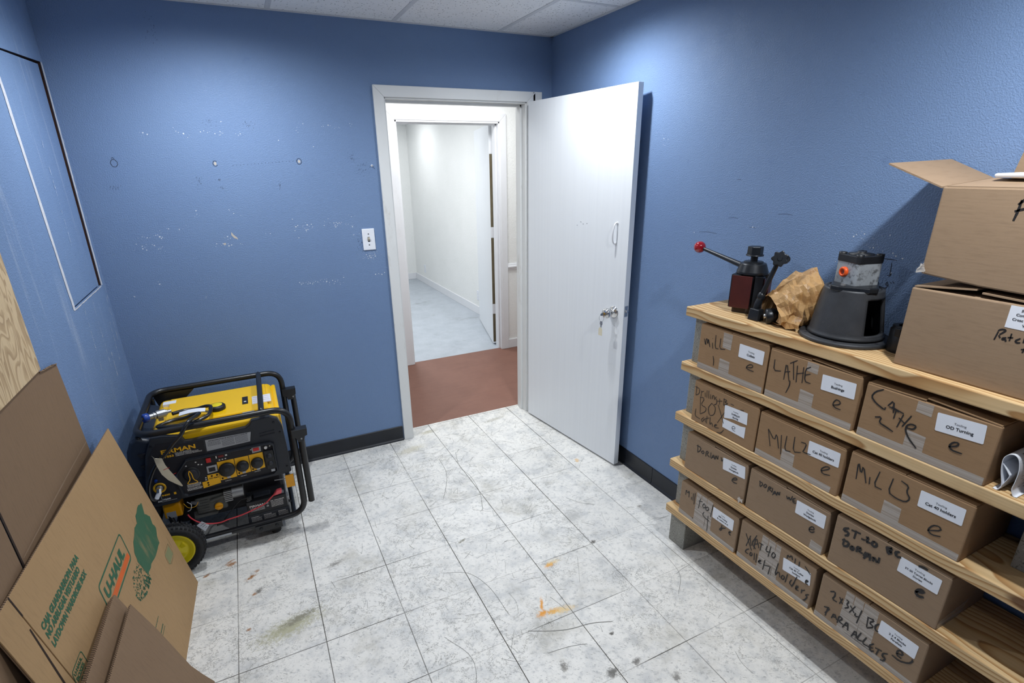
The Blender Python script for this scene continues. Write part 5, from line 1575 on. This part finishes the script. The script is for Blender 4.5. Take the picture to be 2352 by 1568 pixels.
# tank
tk = MB().box(-2.352, -1.838, -.612, -.190, .540, .630).build('fuel_tank', M['yellow'], g, bevel=.030, seg=5)
MB().box(-2.30, -1.868, -.56, -.235, .622, .642).build('tank_deck', M['yellow'], tk, bevel=.008, seg=3)
MB().box(-2.34, -1.83, -.625, -.585, .545, .622).build('tank_lip', M['yellow'], tk, bevel=.012, seg=3)
MB().box(-1.842, -1.822, -.60, -.2, .50, .615).build('side_skirt', M['yellow'], tk, bevel=.006, seg=3)
cp = MB().lathe([(.034, .0), (.036, .004), (.036, .018), (.030, .024), (.012, .025), (0, .025)], (-2.085, -.475, .640), (0, 0, 1), 36).build('fuel_cap', M['blkplast'], tk)
MB().lathe([(.024, 0), (.022, .0015), (0, .0015)], (-2.085, -.475, .665), (0, 0, 1), 30).build('cap_disc', M['yellowp'], cp)
MB().box(-1.979, -1.953, -.475, -.380, .6420, .6435).build('fuel_gauge', M['inkb'], tk, bevel=.001)
MB().cyl((-1.966, -.446, .6435), (-1.966, -.446, .6445), .006, seg=16).build('gauge_dot', M['whprint'], tk)
for x0, x1 in ((-1.935, -1.852),):
    lb = MB().box(x0, x1, -.495, -.395, .6420, .6428).build('warning_label', M['paper'], tk)
    mb = MB()
    for i in range(4):
        mb.box(x0 + .004, x1 - .004, -.488 + i * .024, -.4865 + i * .024, .6428, .6432)
    mb.build('red_rule', M['red_btn'], lb)
MB().box(-2.325, -2.27, -.30, -.262, .6300, .6425).build('barcode_label', M['paper'], tk)
MB().box(-2.19, -2.00, -.588, -.581, .6300, .6390).box(-1.98, -1.93, -.575, -.566, .630, .6395).build('rim_label', M['rotwhite'], tk)

# front cover and control panel
Yc = -.655
COVER = [(-2.339, .634), (-2.29, .630), (-2.23, .617), (-2.219, .59), (-2.193, .588), (-1.976, .598), (-1.960, .609), (-1.948, .627), (-1.872, .630), (-1.839, .612), (-1.824, .569), (-1.819, .457), (-1.818, .330), (-1.835, .323), (-2.284, .318), (-2.300, .307), (-2.395, .305), (-2.400, .421), (-2.372, .560)]
ft = MB().prism([(a, b) for a, b in COVER], (0, Yc, 0), (1, 0, 0), (0, 0, 1), (0, .035, 0)).build('front_cover', M['dkplast'], g, bevel=.004, seg=2)
for x, z in ((-1.858, .600), (-1.838, .545), (-1.835, .36), (-2.16, .327), (-2.345, .60)):
    MB().cyl((x, Yc + .001, z), (x, Yc - .004, z), .0052, .004, 14).build('screw', M['gunmetal'], ft)
mb = MB()
for z in (.566, .552):
    mb.tube([(-1.925, Yc - .001, z - .010), (-1.86, Yc - .001, z - .006)], .003, 8)
mb.build('vent_rib', M['dkplast'], ft)
# darker front-left shoulder decal
pn = MB().prism([(-2.325, .606), (-2.275, .600), (-2.235, .583), (-2.150, .583), (-2.150, .520), (-2.235, .514), (-2.285, .455), (-2.290, .425), (-2.285, .37), (-2.385, .365), (-2.390, .42), (-2.362, .55)], (0, Yc - .0012, 0), (1, 0, 0), (0, 0, 1), (0, .0014, 0)).build('cover_decal', M['inkb'], ft)
BZ = [(-2.233, .511), (-1.889, .510), (-1.872, .498), (-1.872, .356), (-1.888, .340), (-2.262, .329), (-2.276, .341), (-2.285, .419), (-2.279, .454)]
cxz = (-2.075, .42)
inn = [(cxz[0] + (a - cxz[0]) * .945, cxz[1] + (b - cxz[1]) * .90) for a, b in BZ]
mb = MB(); N9 = len(BZ)
vsx = [(a, -.658, b) for a, b in BZ] + [(cxz[0] + (a - cxz[0]) * .985, -.674, cxz[1] + (b - cxz[1]) * .97) for a, b in BZ] + [(cxz[0] + (a - cxz[0]) * .960, -.674, cxz[1] + (b - cxz[1]) * .93) for a, b in BZ] + [(a, -.660, b) for a, b in inn]
fsx = []
for k in range(3):
    for i in range(N9):
        j = (i + 1) % N9
        fsx.append((k * N9 + i, k * N9 + j, (k + 1) * N9 + j, (k + 1) * N9 + i))
mb.add(vsx, fsx)
cpn = root('control_panel', (-2.075, -.66, .42)); cpn.parent = g
cpn.location = Vector((-2.075, -.66, .42)) - Vector((-2.08, -.40, 0))
WM[cpn.name] = Matrix.Translation((-2.075, -.66, .42))
mb.build('bezel', M['dkplast'], cpn)
MB().prism(inn, (0, -.6625, 0), (1, 0, 0), (0, 0, 1), (0, .003, 0)).build('panel_face', M['inkb'], cpn)
YP = -.6632
X3, Z3, NY = (1, 0, 0), (0, 0, 1), Vector((0, -1, 0))
def pad(nm, poly, mt, th=.0006, y=YP, par=cpn, bev=0):
    return MB().prism(poly, (0, y, 0), X3, Z3, (0, -th, 0)).build(nm, mt, par, bevel=bev)
pad('yellow_pad', [(-2.117, .465), (-2.049, .465), (-2.049, .372), (-2.117, .371)], M['yelprint'])
pad('yellow_pad', [(-2.046, .465), (-1.989, .465), (-1.989, .381), (-2.046, .377)], M['yelprint'])
pad('yellow_pad', [(-1.986, .466), (-1.927, .467), (-1.927, .386), (-1.986, .381)], M['yelprint'])
pad('yellow_pad', [(-2.165, .411), (-2.118, .411), (-2.118, .359), (-2.190, .351), (-2.190, .382), (-2.165, .384)], M['yelprint'])
for (x, z, r_) in ((-2.083, .421, .0335), (-2.018, .421, .0262), (-1.957, .421, .0262)):
    c_ = MB().lathe([(0, .016), (r_ - .004, .016), (r_, .012), (r_, 0)], (x, YP, z), (0, -1, 0), 36).build('outlet_cover', M['blkplast'], cpn)
    MB().box(x - .008, x + .008, YP - .0175, YP - .0155, z - .004, z + .010).box(x - .011, x + .011, YP - .0175, YP - .0155, z + .010, z + .0125).build('cover_lug', M['dkplast'], c_, bevel=.001)
    MB().box(x - .006, x + .008, YP - .010, YP - .0005, z - r_ - .010, z - r_ + .001).build('hinge_clip', M['rotwhite'], c_, bevel=.001)
gf = pad('duplex_outlet', [(-1.923, .473), (-1.883, .473), (-1.880, .376), (-1.920, .376)], M['blkplast'], .012, bev=.003)
for z in (.445, .405):
    MB().lathe([(.013, 0), (.013, .002), (0, .003)], (-1.902, YP - .0115, z), (0, -1, 0), 22).build('outlet_cover', M['dkplast'], gf)
MB().box(-1.905, -1.888, YP - .014, YP - .002, .362, .374).build('hinge_clip', M['rotwhite'], gf, bevel=.001)
dl = MB().lathe([(0, .004), (.032, .004), (.035, 0)], (-2.222, YP, .434), (0, -1, 0), 40).build('fuel_dial', M['blkplast'], cpn)
MB().lathe([(0, .014), (.024, .014), (.027, .010), (.028, .003)], (-2.222, YP, .434), (0, -1, 0), 36).build('dial_knob', M['inkb'], dl)
arr = [(-2.226, .460), (-2.219, .444), (-2.217, .414), (-2.203, .400), (-2.206, .395), (-2.240, .396), (-2.243, .401), (-2.229, .416), (-2.231, .446)]
mb = MB(); mb.stroke(arr + arr[:1], .0032, (0, YP - .0145, 0), X3, Z3, NY)
mb.build('arrow_mark', M['yelprint'], dl)
sw_ = pad('start_switch', [(-2.158, .501), (-2.133, .501), (-2.133, .473), (-2.158, .473)], M['gunmetal'], .006, bev=.001)
MB().box(-2.155, -2.136, YP - .010, YP - .005, .476, .498).build('rocker', M['red_btn'], sw_, bevel=.0015)
mt_ = pad('hour_meter', [(-2.160, .456), (-2.119, .457), (-2.120, .424), (-2.161, .421)], M['rotwhite'], .006, bev=.001)
MB().box(-2.153, -2.127, YP - .008, YP - .005, .429, .448).build('meter_window', M['inkb'], mt_)
ds = pad('display', [(-2.121, .507), (-2.056, .507), (-2.056, .486), (-2.121, .484)], M['gunmetal'], .003, bev=.001)
MB().box(-2.106, -2.084, YP - .0042, YP - .0028, .487, .497).build('readout', plain('dark_red_readout', rgb(110, 20, 22), .3), ds)
MB().box(-2.078, -2.070, YP - .0042, YP - .0028, .489, .496).box(-2.116, -2.112, YP - .0042, YP - .0028, .486, .498).build('readout_key', M['whprint'], ds)
br_ = pad('breaker', [(-1.969, .507), (-1.930, .507), (-1.931, .476), (-1.969, .474)], M['alum'], .006, bev=.001)
MB().box(-1.963, -1.938, YP - .009, YP - .005, .483, .498).build('rocker', M['red_btn'], br_, bevel=.001)
MB().cyl((-1.910, YP, .487), (-1.910, YP - .007, .487), .0072, .0065, 18).build('reset_button', M['whprint'], cpn)
mb = MB()
def dashes(x0, x1, z, h, seed=0, y=YP - .0003):
    r2 = random.Random(seed); x = x0
    while x < x1:
        w_ = r2.uniform(.0015, .0065)
        mb.add([(x, y, z), (min(x + w_, x1), y, z), (min(x + w_, x1), y, z + h), (x, y, z + h)], [(0, 1, 2, 3)])
        x += w_ + .0011
for i, (x0, x1, z) in enumerate([(-2.249, -2.194, .384), (-2.249, -2.194, .3795), (-2.249, -2.194, .375), (-2.249, -2.20, .3705), (-2.252, -2.194, .364), (-2.252, -2.192, .3595), (-2.252, -2.196, .355), (-2.10, -2.074, .3605), (-2.035, -2.01, .3665), (-1.975, -1.95, .373)]):
    dashes(x0, x1, z, .0024, i)
for x, z in ((-2.235, .478), (-2.196, .487), (-2.188, .473), (-2.176, .470), (-2.104, .473), (-2.092, .4735), (-2.080, .474), (-1.972, .490), (-1.892, .489), (-2.172, .400), (-2.173, .390)):
    mb.add([(x - .003, YP - .0003, z - .002), (x + .003, YP - .0003, z - .002), (x + .003, YP - .0003, z + .003), (x - .003, YP - .0003, z + .003)], [(0, 1, 2, 3)])
mb.build('panel_print', M['whprint'], cpn)
mj = MB()
text('CO Alert', (-2.160, YP - .0007, .389), X3, Z3, .0075, None, None, width=.038, bold=.04, join=mj)
mj.build('lettering', M['inkb'], cpn)
mb = MB()
for x, z in ((-2.148, .403), (-2.127, .403), (-2.168, .373), (-2.168, .362), (-2.108, .379), (-2.038, .386), (-1.979, .390)):
    mb.lathe([(.0042, 0), (.0042, .0004), (0, .0004)], (x, YP - .0006, z), (0, -1, 0), 14)
mb.build('pictogram', M['slotdark'], cpn)
# brand lettering on the cover
yD = Yc - .0014
def gtxt(s, x0, x1, z, h, mt, bold=.06, shear=0, par=pn, nm='lettering'):
    return text(s, (x0, yD, z), X3, Z3, h, mt, par, nm, width=x1 - x0, bold=bold, shear=shear)
gtxt('FIRMAN', -2.313, -2.183, .5535, .0200, M['yelprint'], .045)
gtxt('P07553', -2.322, -2.270, .5345, .0095, M['yelprint'], .05)
gtxt('DUAL FUEL GENERATOR', -2.264, -2.201, .5455, .0042, M['whprint'], .04)
gtxt('GENERADOR COMBUSTIBLE DUAL', -2.264, -2.174, .539, .0042, M['whprint'], .04)
gtxt('CARBURANT A DOUBLE GENERATRICE', -2.264, -2.162, .5325, .0042, M['whprint'], .04)
wl = MB().prism([(-2.142, .580), (-1.958, .576), (-1.968, .530), (-2.144, .525)], (0, Yc - .0006, 0), X3, Z3, (0, -.0006, 0)).build('warning_label', M['rotwhite'], ft)
mb = MB()
dashes(-2.13, -1.972, .5705, .0034, 77, Yc - .0014)
for i in range(8):
    for (x0, x1) in ((-2.136, -2.085), (-2.080, -2.030), (-2.026, -1.974)):
        if i > 4 and x0 < -2.1: continue
        dashes(x0, x1, .5655 - i * .0044, .0016, i * 7 + int(x0 * 100), Yc - .0014)
mb.build('small_print', M['inkb'], wl)
# lower left legend
lp = MB().prism([(-2.395, .362), (-2.292, .366), (-2.288, .322), (-2.395, .320)], (0, Yc - .0006, 0), X3, Z3, (0, -.0006, 0)).build('rating_plate', M['inkb'], ft)
gtxt('9400', -2.352, -2.321, .3535, .0082, M['yelprint'], .05, par=lp)
gtxt('7500', -2.352, -2.322, .3325, .0078, M['whprint'], .05, par=lp)
gtxt('50', -2.372, -2.357, .3290, .0070, M['whprint'], .05, par=lp)
MB().box(-2.3555, -2.3545, Yc - .0016, Yc - .0012, .324, .362).box(-2.352, -2.300, Yc - .0016, Yc - .0012, .3265, .3275).build('plate_rule', M['whprint'], lp)
MB().box(-2.306, -2.297, Yc - .0016, Yc - .0012, .351, .362).build('pump_symbol', M['yelprint'], lp)
MB().lathe([(.0165, .0), (.0165, .002), (.025, .002), (.025, 0)], (-2.352, Yc - .0004, .398), (0, -1, 0), 36).build('inlet_ring', M['yelprint'], ft)
MB().lathe([(.013, 0), (.013, .010), (.009, .012), (.009, .028), (0, .028)], (-2.352, Yc, .398), (0, -1, 0), 24).build('gas_inlet', M['alum'], ft)
MB().cyl((-2.358, Yc, .437), (-2.358, Yc - .010, .437), .0065, .005, 16).build('blue_knob', M['bluecap'], ft)
MB().cyl((-2.276, Yc, .444), (-2.276, Yc - .018, .444), .0055, .004, 14).build('blue_knob', M['bluecap'], ft)

# shroud on the left side
shp = [(-2.340, .620), (-2.392, .640), (-2.418, .625), (-2.438, .580), (-2.452, .500), (-2.442, .400), (-2.412, .310), (-2.33, .305)]
sr = MB().prism(shp, (0, -.635, 0), X3, Z3, (0, .40, 0)).build('side_shroud', M['bluegrey'], g, bevel=.016, seg=4)
for z in (.555, .500):
    MB().hexa([(-2.400, -.642, z + .012), (-2.372, -.642, z + .010), (-2.388, -.642, z - .014)], [(-2.400, -.630, z + .012), (-2.372, -.630, z + .010), (-2.388, -.630, z - .014)]).build('louver', M['inkb'], sr)
MB().hexa([(-2.445, -.640, .455), (-2.405, -.6405, .458), (-2.405, -.6405, .452), (-2.445, -.640, .449)], [(-2.445, -.63, .455), (-2.405, -.63, .458), (-2.405, -.63, .452), (-2.445, -.63, .449)]).build('louver_lip', M['dkplast'], sr)

# engine, seen under the panel
en = root('engine', (-2.18, -.45, .2)); en.parent = g; en.location = Vector((-2.18, -.45, .2)) - Vector((-2.08, -.40, 0)); WM[en.name] = Matrix.Translation((-2.18, -.45, .2))
MB().box(-2.34, -1.86, -.54, -.24, .12, .50).build('engine_core', M['inkb'], en, bevel=.02)
MB().hexa([(-2.262, -.62, .176), (-2.165, -.62, .176), (-2.150, -.60, .205), (-2.262, -.60, .205)], [(-2.262, -.50, .176), (-2.165, -.50, .176), (-2.150, -.50, .205), (-2.262, -.50, .205)]).build('sump', M['engine'], en, bevel=.003)
MB().box(-2.245, -2.115, -.63, -.50, .200, .285).build('crankcase', M['engine'], en, bevel=.010, seg=3)
mb = MB()
for i in range(5):
    mb.box(-2.238 + .0, -2.190, -.6335, -.60, .212 + i * .014, .216 + i * .014)
mb.build('case_rib', M['engine'], en)
mb = MB()
for i in range(6):
    mb.box(-2.122, -2.088, -.645, -.52, .243 + i * .0095, .2475 + i * .0095)
mb.build('cooling_fin', M['alum'], en)
MB().cyl((-2.088, -.62, .274), (-2.040, -.62, .272), .030, .028, 26).build('starter_motor', M['alum'], en)
MB().cyl((-2.180, -.636, .262), (-2.118, -.636, .272), .008, seg=14).build('solenoid', M['engine'], en)
MB().cyl((-2.26, -.62, .268), (-2.225, -.628, .262), .006, .014, 16).build('spark_boot', M['alum'], en)
oc = MB().lathe([(.017, 0), (.0175, .002), (.0175, .010), (.014, .012), (0, .012)], (-2.152, -.630, .225), (0, -1, 0), 26).build('oil_cap', M['yelamber'], en)
MB().box(-2.168, -2.136, -.6475, -.6415, .2225, .2275).build('cap_grip', M['yelamber'], oc, bevel=.001)
MB().lathe([(.021, 0), (.021, .006), (.015, .006)], (-2.152, -.626, .225), (0, -1, 0), 24).build('filler_neck', M['engine'], en)
af = MB().box(-2.372, -2.300, -.62, -.50, .212, .288).build('air_filter', M['yelamber'], en, bevel=.008, seg=3)
MB().box(-2.362, -2.325, -.6212, -.619, .216, .246).build('filter_label', M['rotwhite'], af)
mb = MB()
mb.tube(smooth_path([(-2.27, -.64, .288), (-2.255, -.65, .275), (-2.262, -.652, .252), (-2.275, -.648, .245)], 6), .0016, 8)
mb.build('white_wire', M['whprint'], en)
mb = MB().tube(smooth_path([(-2.285, -.64, .285), (-2.268, -.648, .262), (-2.240, -.65, .262), (-2.228, -.64, .275)], 6), .0012, 8)
mb.build('yellow_wire', M['yelprint'], en)

# battery
bt = root('battery', (-1.95, -.60, .07)); bt.parent = g; bt.location = Vector((-1.95, -.60, .07)) - Vector((-2.08, -.40, 0)); WM[bt.name] = Matrix.Translation((-1.95, -.60, .07))
MB().box(-2.040, -1.862, -.650, -.555, .078, .212).build('case', M['blkplast'], bt, bevel=.003)
MB().hexa([(-2.045, -.653, .072), (-1.857, -.653, .072), (-1.857, -.55, .072), (-2.045, -.55, .072)], [(-2.043, -.653, .140), (-1.859, -.653, .140), (-1.859, -.55, .140), (-2.043, -.55, .140)]).build('tray', M['dkplast'], bt, bevel=.002)
MB().box(-2.005, -1.93, -.625, -.59, .212, .221).build('handle_slot', M['dkplast'], bt, bevel=.002)
for x in (-2.028, -1.878):
    MB().box(x - .008, x + .008, -.64, -.62, .210, .219).build('terminal', M['alum'], bt, bevel=.001)
MB().box(-2.034, -2.012, -.648, -.622, .219, .243).build('terminal_boot', M['blkplast'], bt, bevel=.003)
yb = -.6508
text('FIRMAN', (-2.028, yb, .181), X3, Z3, .0115, M['whprint'], bt, width=.068, bold=.045)
text('12V 10Ah/20HR', (-1.935, yb, .190), X3, Z3, .0052, M['whprint'], bt, width=.062, bold=.04)
mb = MB()
for i in range(6):
    dashes(-1.934, -1.880, .1845 - i * .0052, .0018, 30 + i, yb - .0003)
for i in range(4):
    dashes(-2.026, -1.964, .174 - i * .0052, .0020, 40 + i, yb - .0003)
mb2 = mb
yt = -.6536
for j, (x0, x1) in enumerate(((-2.030, -1.985), (-1.975, -1.922), (-1.910, -1.866))):
    dashes(x0, x0 + .035, .1255 - .0 * j, .0030, 50 + j, yt)
    for i in range(5):
        dashes(x0, x1, .1195 - i * .0052, .0016, 60 + i + j * 6, yt)
for x, z in ((-1.950, .188), (-1.950, .172)):
    mb.stroke([(x - .005, z - .004), (x, z + .005), (x + .005, z - .004), (x - .004, z - .004)], .002, (0, yb - .0004, 0), X3, Z3, NY)
mb.build('battery_print', M['whprint'], bt)
MB().box(-1.862, -1.853, -.64, -.60, .06, .19).build('battery_clamp', M['alum'], bt)
MB().cyl((-1.857, -.648, .165), (-1.843, -.648, .165), .0065, seg=12).build('clamp_bolt', M['gunmetal'], bt)
MB().box(-2.02, -1.90, -.700, -.675, .066, .098).build('foot_bracket', M['blkpaint'], g, bevel=.002)
for x in (-1.995, -1.925):
    MB().cyl((x, -.700, .084), (x, -.707, .084), .008, .007, 6, smooth=False).build('bracket_bolt', M['gunmetal'], g)
for y in (-.62, -.20):
    ft_ = MB().box(-1.96, -1.91, y - .03, y + .03, .022, .095).build('foot_leg', M['blkpaint'], g, bevel=.002)
    MB().lathe([(0, 0), (.022, 0), (.024, .004), (.020, .024), (0, .024)], (-1.935, y, 0), (0, 0, 1), 20).build('rubber_foot', M['rubber'], ft_)
MB().box(-1.852, -1.814, -.668, -.662, .252, .318).build('amber_tag', M['yelamber'], g, bevel=.001)
MB().tube([(-1.90, -.64, .292), (-1.85, -.655, .296)], .0022, 8).build('tag_wire', M['rotwhite'], g)

# cables
MB().tube(smooth_path([(x, -.665, z) for x, z in [(-2.275, .238), (-2.267, .217), (-2.243, .187), (-2.209, .166), (-2.161, .155), (-2.126, .160), (-2.068, .165), (-2.007, .179), (-1.960, .194), (-1.926, .221), (-1.905, .238)]], 5), .0032, 10).build('red_cable', M['redwire'], g)
MB().hexa([(-1.918, -.672, .226), (-1.900, -.672, .250), (-1.876, -.672, .252), (-1.880, -.672, .231)], [(-1.918, -.650, .226), (-1.900, -.650, .250), (-1.876, -.650, .252), (-1.880, -.650, .231)]).build('red_boot', M['pink'], g, bevel=.004, seg=2)
MB().tube(smooth_path([(x, -.655, z) for x, z in [(-2.020, .240), (-2.054, .241), (-2.077, .225), (-2.105, .196), (-2.140, .159)]], 5), .0026, 10).build('black_cable', M['blkplast'], g)
MB().tube([(-2.175, -.66, .146), (-2.125, -.66, .150)], .0075, 12).build('fuse_holder', M['blkplast'], g)
tgx = MB().hexa([(-2.253, -.668, .172), (-2.229, -.668, .188), (-2.204, -.668, .159), (-2.225, -.668, .131)], [(-2.253, -.6672, .172), (-2.229, -.6672, .188), (-2.204, -.6672, .159), (-2.225, -.6672, .131)]).build('cable_tag', M['paper'], g)
mb = MB()
for a, b in (((-2.238, .166), (-2.222, .175)), ((-2.232, .158), (-2.218, .166)), ((-2.222, .150), (-2.213, .156))):
    mb.stroke([a, b], .0022, (0, -.6685, 0), X3, Z3, NY)
mb.build('tag_print', M['inkb'], tgx)

# wheels
rnd = random.Random(17)
for y0, y1, sgn in ((-.766, -.706, -1), (-.108, -.048, 1)):
    wr = root('wheel', (-2.345, (y0 + y1) / 2, .126)); wr.parent = g
    wc = Vector((-2.345, (y0 + y1) / 2, .126))
    wr.location = wc - Vector((-2.08, -.40, 0)); WM[wr.name] = Matrix.Translation(wc)
    hw = (y1 - y0) / 2
    mb = MB().lathe([(.080, -hw * .55), (.088, -hw * .85), (.104, -hw), (.117, -hw * .82), (.1215, -hw * .45), (.1225, 0), (.1215, hw * .45), (.117, hw * .82), (.104, hw), (.088, hw * .85), (.080, hw * .55)], wc, (0, 1, 0), 56)
    for i in range(44):
        t = 2 * math.pi * i / 44
        for (o0, o1, dt) in ((-.85, -.30, 0), (-.22, .22, .07), (.30, .85, 0)):
            tt = t + dt
            e_r = Vector((math.cos(tt), 0, math.sin(tt))); e_t = Vector((-math.sin(tt), 0, math.cos(tt)))
            ri = .116 if abs(o0 + o1) > .3 else .121
            for_ = [(a, b) for a in (-.0052, .0052) for b in (o0 * hw, o1 * hw)]
            base_ = [wc + e_r * ri + e_t * a + Vector((0, b, 0)) for a, b in (for_[0], for_[1], for_[3], for_[2])]
            top_ = [wc + e_r * (.1255 if abs(o0 + o1) < .3 else .1235) + e_t * a * .8 + Vector((0, b * .96, 0)) for a, b in (for_[0], for_[1], for_[3], for_[2])]
            mb.hexa(base_, top_)
    mb.build('tyre', M['rubber'], wr)
    f_ = sgn * hw
    hub = MB().lathe([(.083, f_ * .62), (.080, f_ * .80), (.074, f_ * .72), (.060, f_ * .50), (.052, f_ * .46), (.048, f_ * .60), (.022, f_ * .74), (.018, f_ * .95), (0, f_ * .95)], wc, (0, 1, 0), 48).build('hub', M['yellowp'], wr)
    for i in range(5):
        t = 2 * math.pi * i / 5 + .5
        p = wc + Vector((math.cos(t) * .041, f_ * .70, math.sin(t) * .041))
        er = Vector((math.cos(t), 0, math.sin(t))); et = Vector((-math.sin(t), 0, math.cos(t)))
        q = [p + er * a + et * b for a, b in ((-.010, -.007), (.009, -.013), (.009, .013), (-.010, .007))]
        dv = Vector((0, -f_ * .22, 0))
        MB().hexa(q, [x + dv for x in q]).build('spoke_recess', plain('shaded_yellow_plastic', rgb(198, 178, 20), .5) if False else M['yellowp'], hub, bevel=.0015)
    MB().cyl(wc + Vector((0, f_ * .9, 0)), wc + Vector((0, f_ * 1.05, 0)), .008, seg=6, smooth=False).build('axle_nut', M['gunmetal'], wr)
MB().cyl((-2.345, -.70, .126), (-2.345, -.11, .126), .008, seg=14).build('axle', M['gunmetal'], g)

# folding handles
for y, xb, z0, z1, zb_ in ((-.670, -1.752, .515, .553, .150), (-.150, -1.740, .522, .560, .310 - .16)):
    hd = root('folding_handle', (xb, y, .53)); hd.parent = g
    hd.location = Vector((xb, y, .53)) - Vector((-2.08, -.40, 0)); WM[hd.name] = Matrix.Translation((xb, y, .53))
    MB().tube(round_path([(xb, y, .535), (xb, y, zb_), ], .02, 3), .0145, 14).build('grip_tube', M['blkpaint'], hd)
    mb = MB()
    for s_ in (-1, 1):
        yy = y + s_ * .020
        mb.prism([(-1.792, z1), (-1.722, z1 - .002), (-1.724, z0 + .004), (-1.735, z0), (-1.742, z0 - .024), (-1.768, z0 - .024), (-1.775, z0 - .002), (-1.792, z0)], (0, yy - .0015, 0), X3, Z3, (0, .003, 0))
    mb.box(-1.792, -1.722, y - .021, y + .021, z1 - .004, z1)
    mb.build('bracket', M['blkpaint'], hd, bevel=.001)
    MB().cyl((xb, y - .026, z0 - .008), (xb, y + .026, z0 - .008), .004, seg=10).build('pivot_pin', M['alum'], hd)

# ------------------------------------------------------------------ propane hose coiled on the tank
hs = root('propane_hose', (-2.2, -.56, .66)); tag(hs, 'black propane hose coiled on the generator tank with a blue and silver regulator', 'hose')
hp = [(-2.262, -.498), (-2.218, -.473), (-2.171, -.470), (-2.128, -.478), (-2.105, -.519), (-2.112, -.587), (-2.152, -.618), (-2.204, -.628), (-2.246, -.632), (-2.290, -.622), (-2.309, -.600), (-2.302, -.575), (-2.257, -.550), (-2.212, -.548), (-2.169, -.560), (-2.148, -.590), (-2.160, -.640)]
hz = [.668, .664, .660, .668, .676, .670, .664, .664, .664, .664, .660, .656, .656, .658, .672, .684, .692]
top = [(x, y, z) for (x, y), z in zip(hp, hz)]
front = [(-2.185, -.688, .692), (-2.216, -.708, .652), (-2.248, -.711, .622), (-2.281, -.711, .585), (-2.318, -.711, .548), (-2.346, -.709, .512), (-2.377, -.706, .445), (-2.385, -.702, .385), (-2.374, -.695, .365), (-2.362, -.685, .372)]
ho = MB().tube(smooth_path(top + front, 7), .0082, 14).build('hose', M['clearh'], hs)
MB().tube([(-2.366, -.690, .368), (-2.352, -.685, .392)], .008, 14, rad=[.0085, .0095]).build('end_fitting', M['paper'], hs)
MB().cyl((-2.354, -.686, .388), (-2.350, -.683, .412), .0095, seg=6, smooth=False).build('hex_coupling', M['chrome'], hs)
dB = Vector((-2.262 + 2.364, -.498 + .545, -.004)).normalized()
b0 = Vector((-2.366, -.546, .688))
MB().lathe([(.0, .006), (.006, .004), (.012, .004), (.017, 0), (.020, .004), (.020, .020), (.016, .024), (0, .024)], b0, dB, 26).build('tank_nut', M['bluecap'], hs)
MB().cyl(b0 - dB * .002, b0 + dB * .010, .0055, seg=14).build('nipple', M['brass'], hs)
MB().lathe([(.012, .024), (.012, .040), (.015, .041), (.015, .048), (.012, .049), (.012, .052), (.018, .053), (.018, .088), (.013, .089), (.013, .095), (.008, .096), (.008, .112), (0, .112)], b0, dB, 10, False).build('regulator', M['alum'], hs)
rq = b0 + dB * .068
MB().box(rq.x - .010, rq.x + .010, rq.y - .012, rq.y + .012, rq.z - .030, rq.z - .004).build('regulator_outlet', M['alum'], hs, bevel=.002)
# paper tags
mb = MB(); A_ = Vector((-2.235, -.515, .667)); B_ = Vector((-2.128, -.530, .672))
for i in range(9):
    t = i / 8
    p = A_.lerp(B_, t) + Vector((0, 0, .006 * math.sin(t * 3)))
    mb.v += [p + Vector((0, -.020, 0)), p + Vector((0, .020, .001))]
mb.f = [(2 * i, 2 * i + 2, 2 * i + 3, 2 * i + 1) for i in range(8)]; mb.sm = [True] * 8
mb.build('instruction_tag', M['paper'], hs)
mb = MB()
tgp = [((-2.336, .590), (-2.322, .572)), ((-2.331, .574), (-2.302, .567)), ((-2.327, .535), (-2.296, .535)), ((-2.317, .495), (-2.283, .503)), ((-2.300, .462), (-2.270, .470)), ((-2.278, .434), (-2.261, .442)), ((-2.259, .415), (-2.254, .419))]
for i, (a, b) in enumerate(tgp):
    yy = -.722 + .004 * math.sin(i * 1.4)
    mb.v += [Vector((a[0], yy, a[1])), Vector((b[0], yy - .003, b[1]))]
mb.f = [(2 * i, 2 * i + 2, 2 * i + 3, 2 * i + 1) for i in range(6)]; mb.sm = [True] * 6
wt = mb.build('warning_tag', M['tan'], hs)
mb = MB()
for i, t in enumerate((.30, .62)):
    a = Vector((-2.327 + (.06 * t), 0, .545 - .10 * t)); 
    mb.stroke([(a.x + .002, a.z), (a.x + .026, a.z + .006)], .0026, (0, -.7265, 0), X3, Z3, NY)
mb.build('red_rule', M['red_btn'], wt)
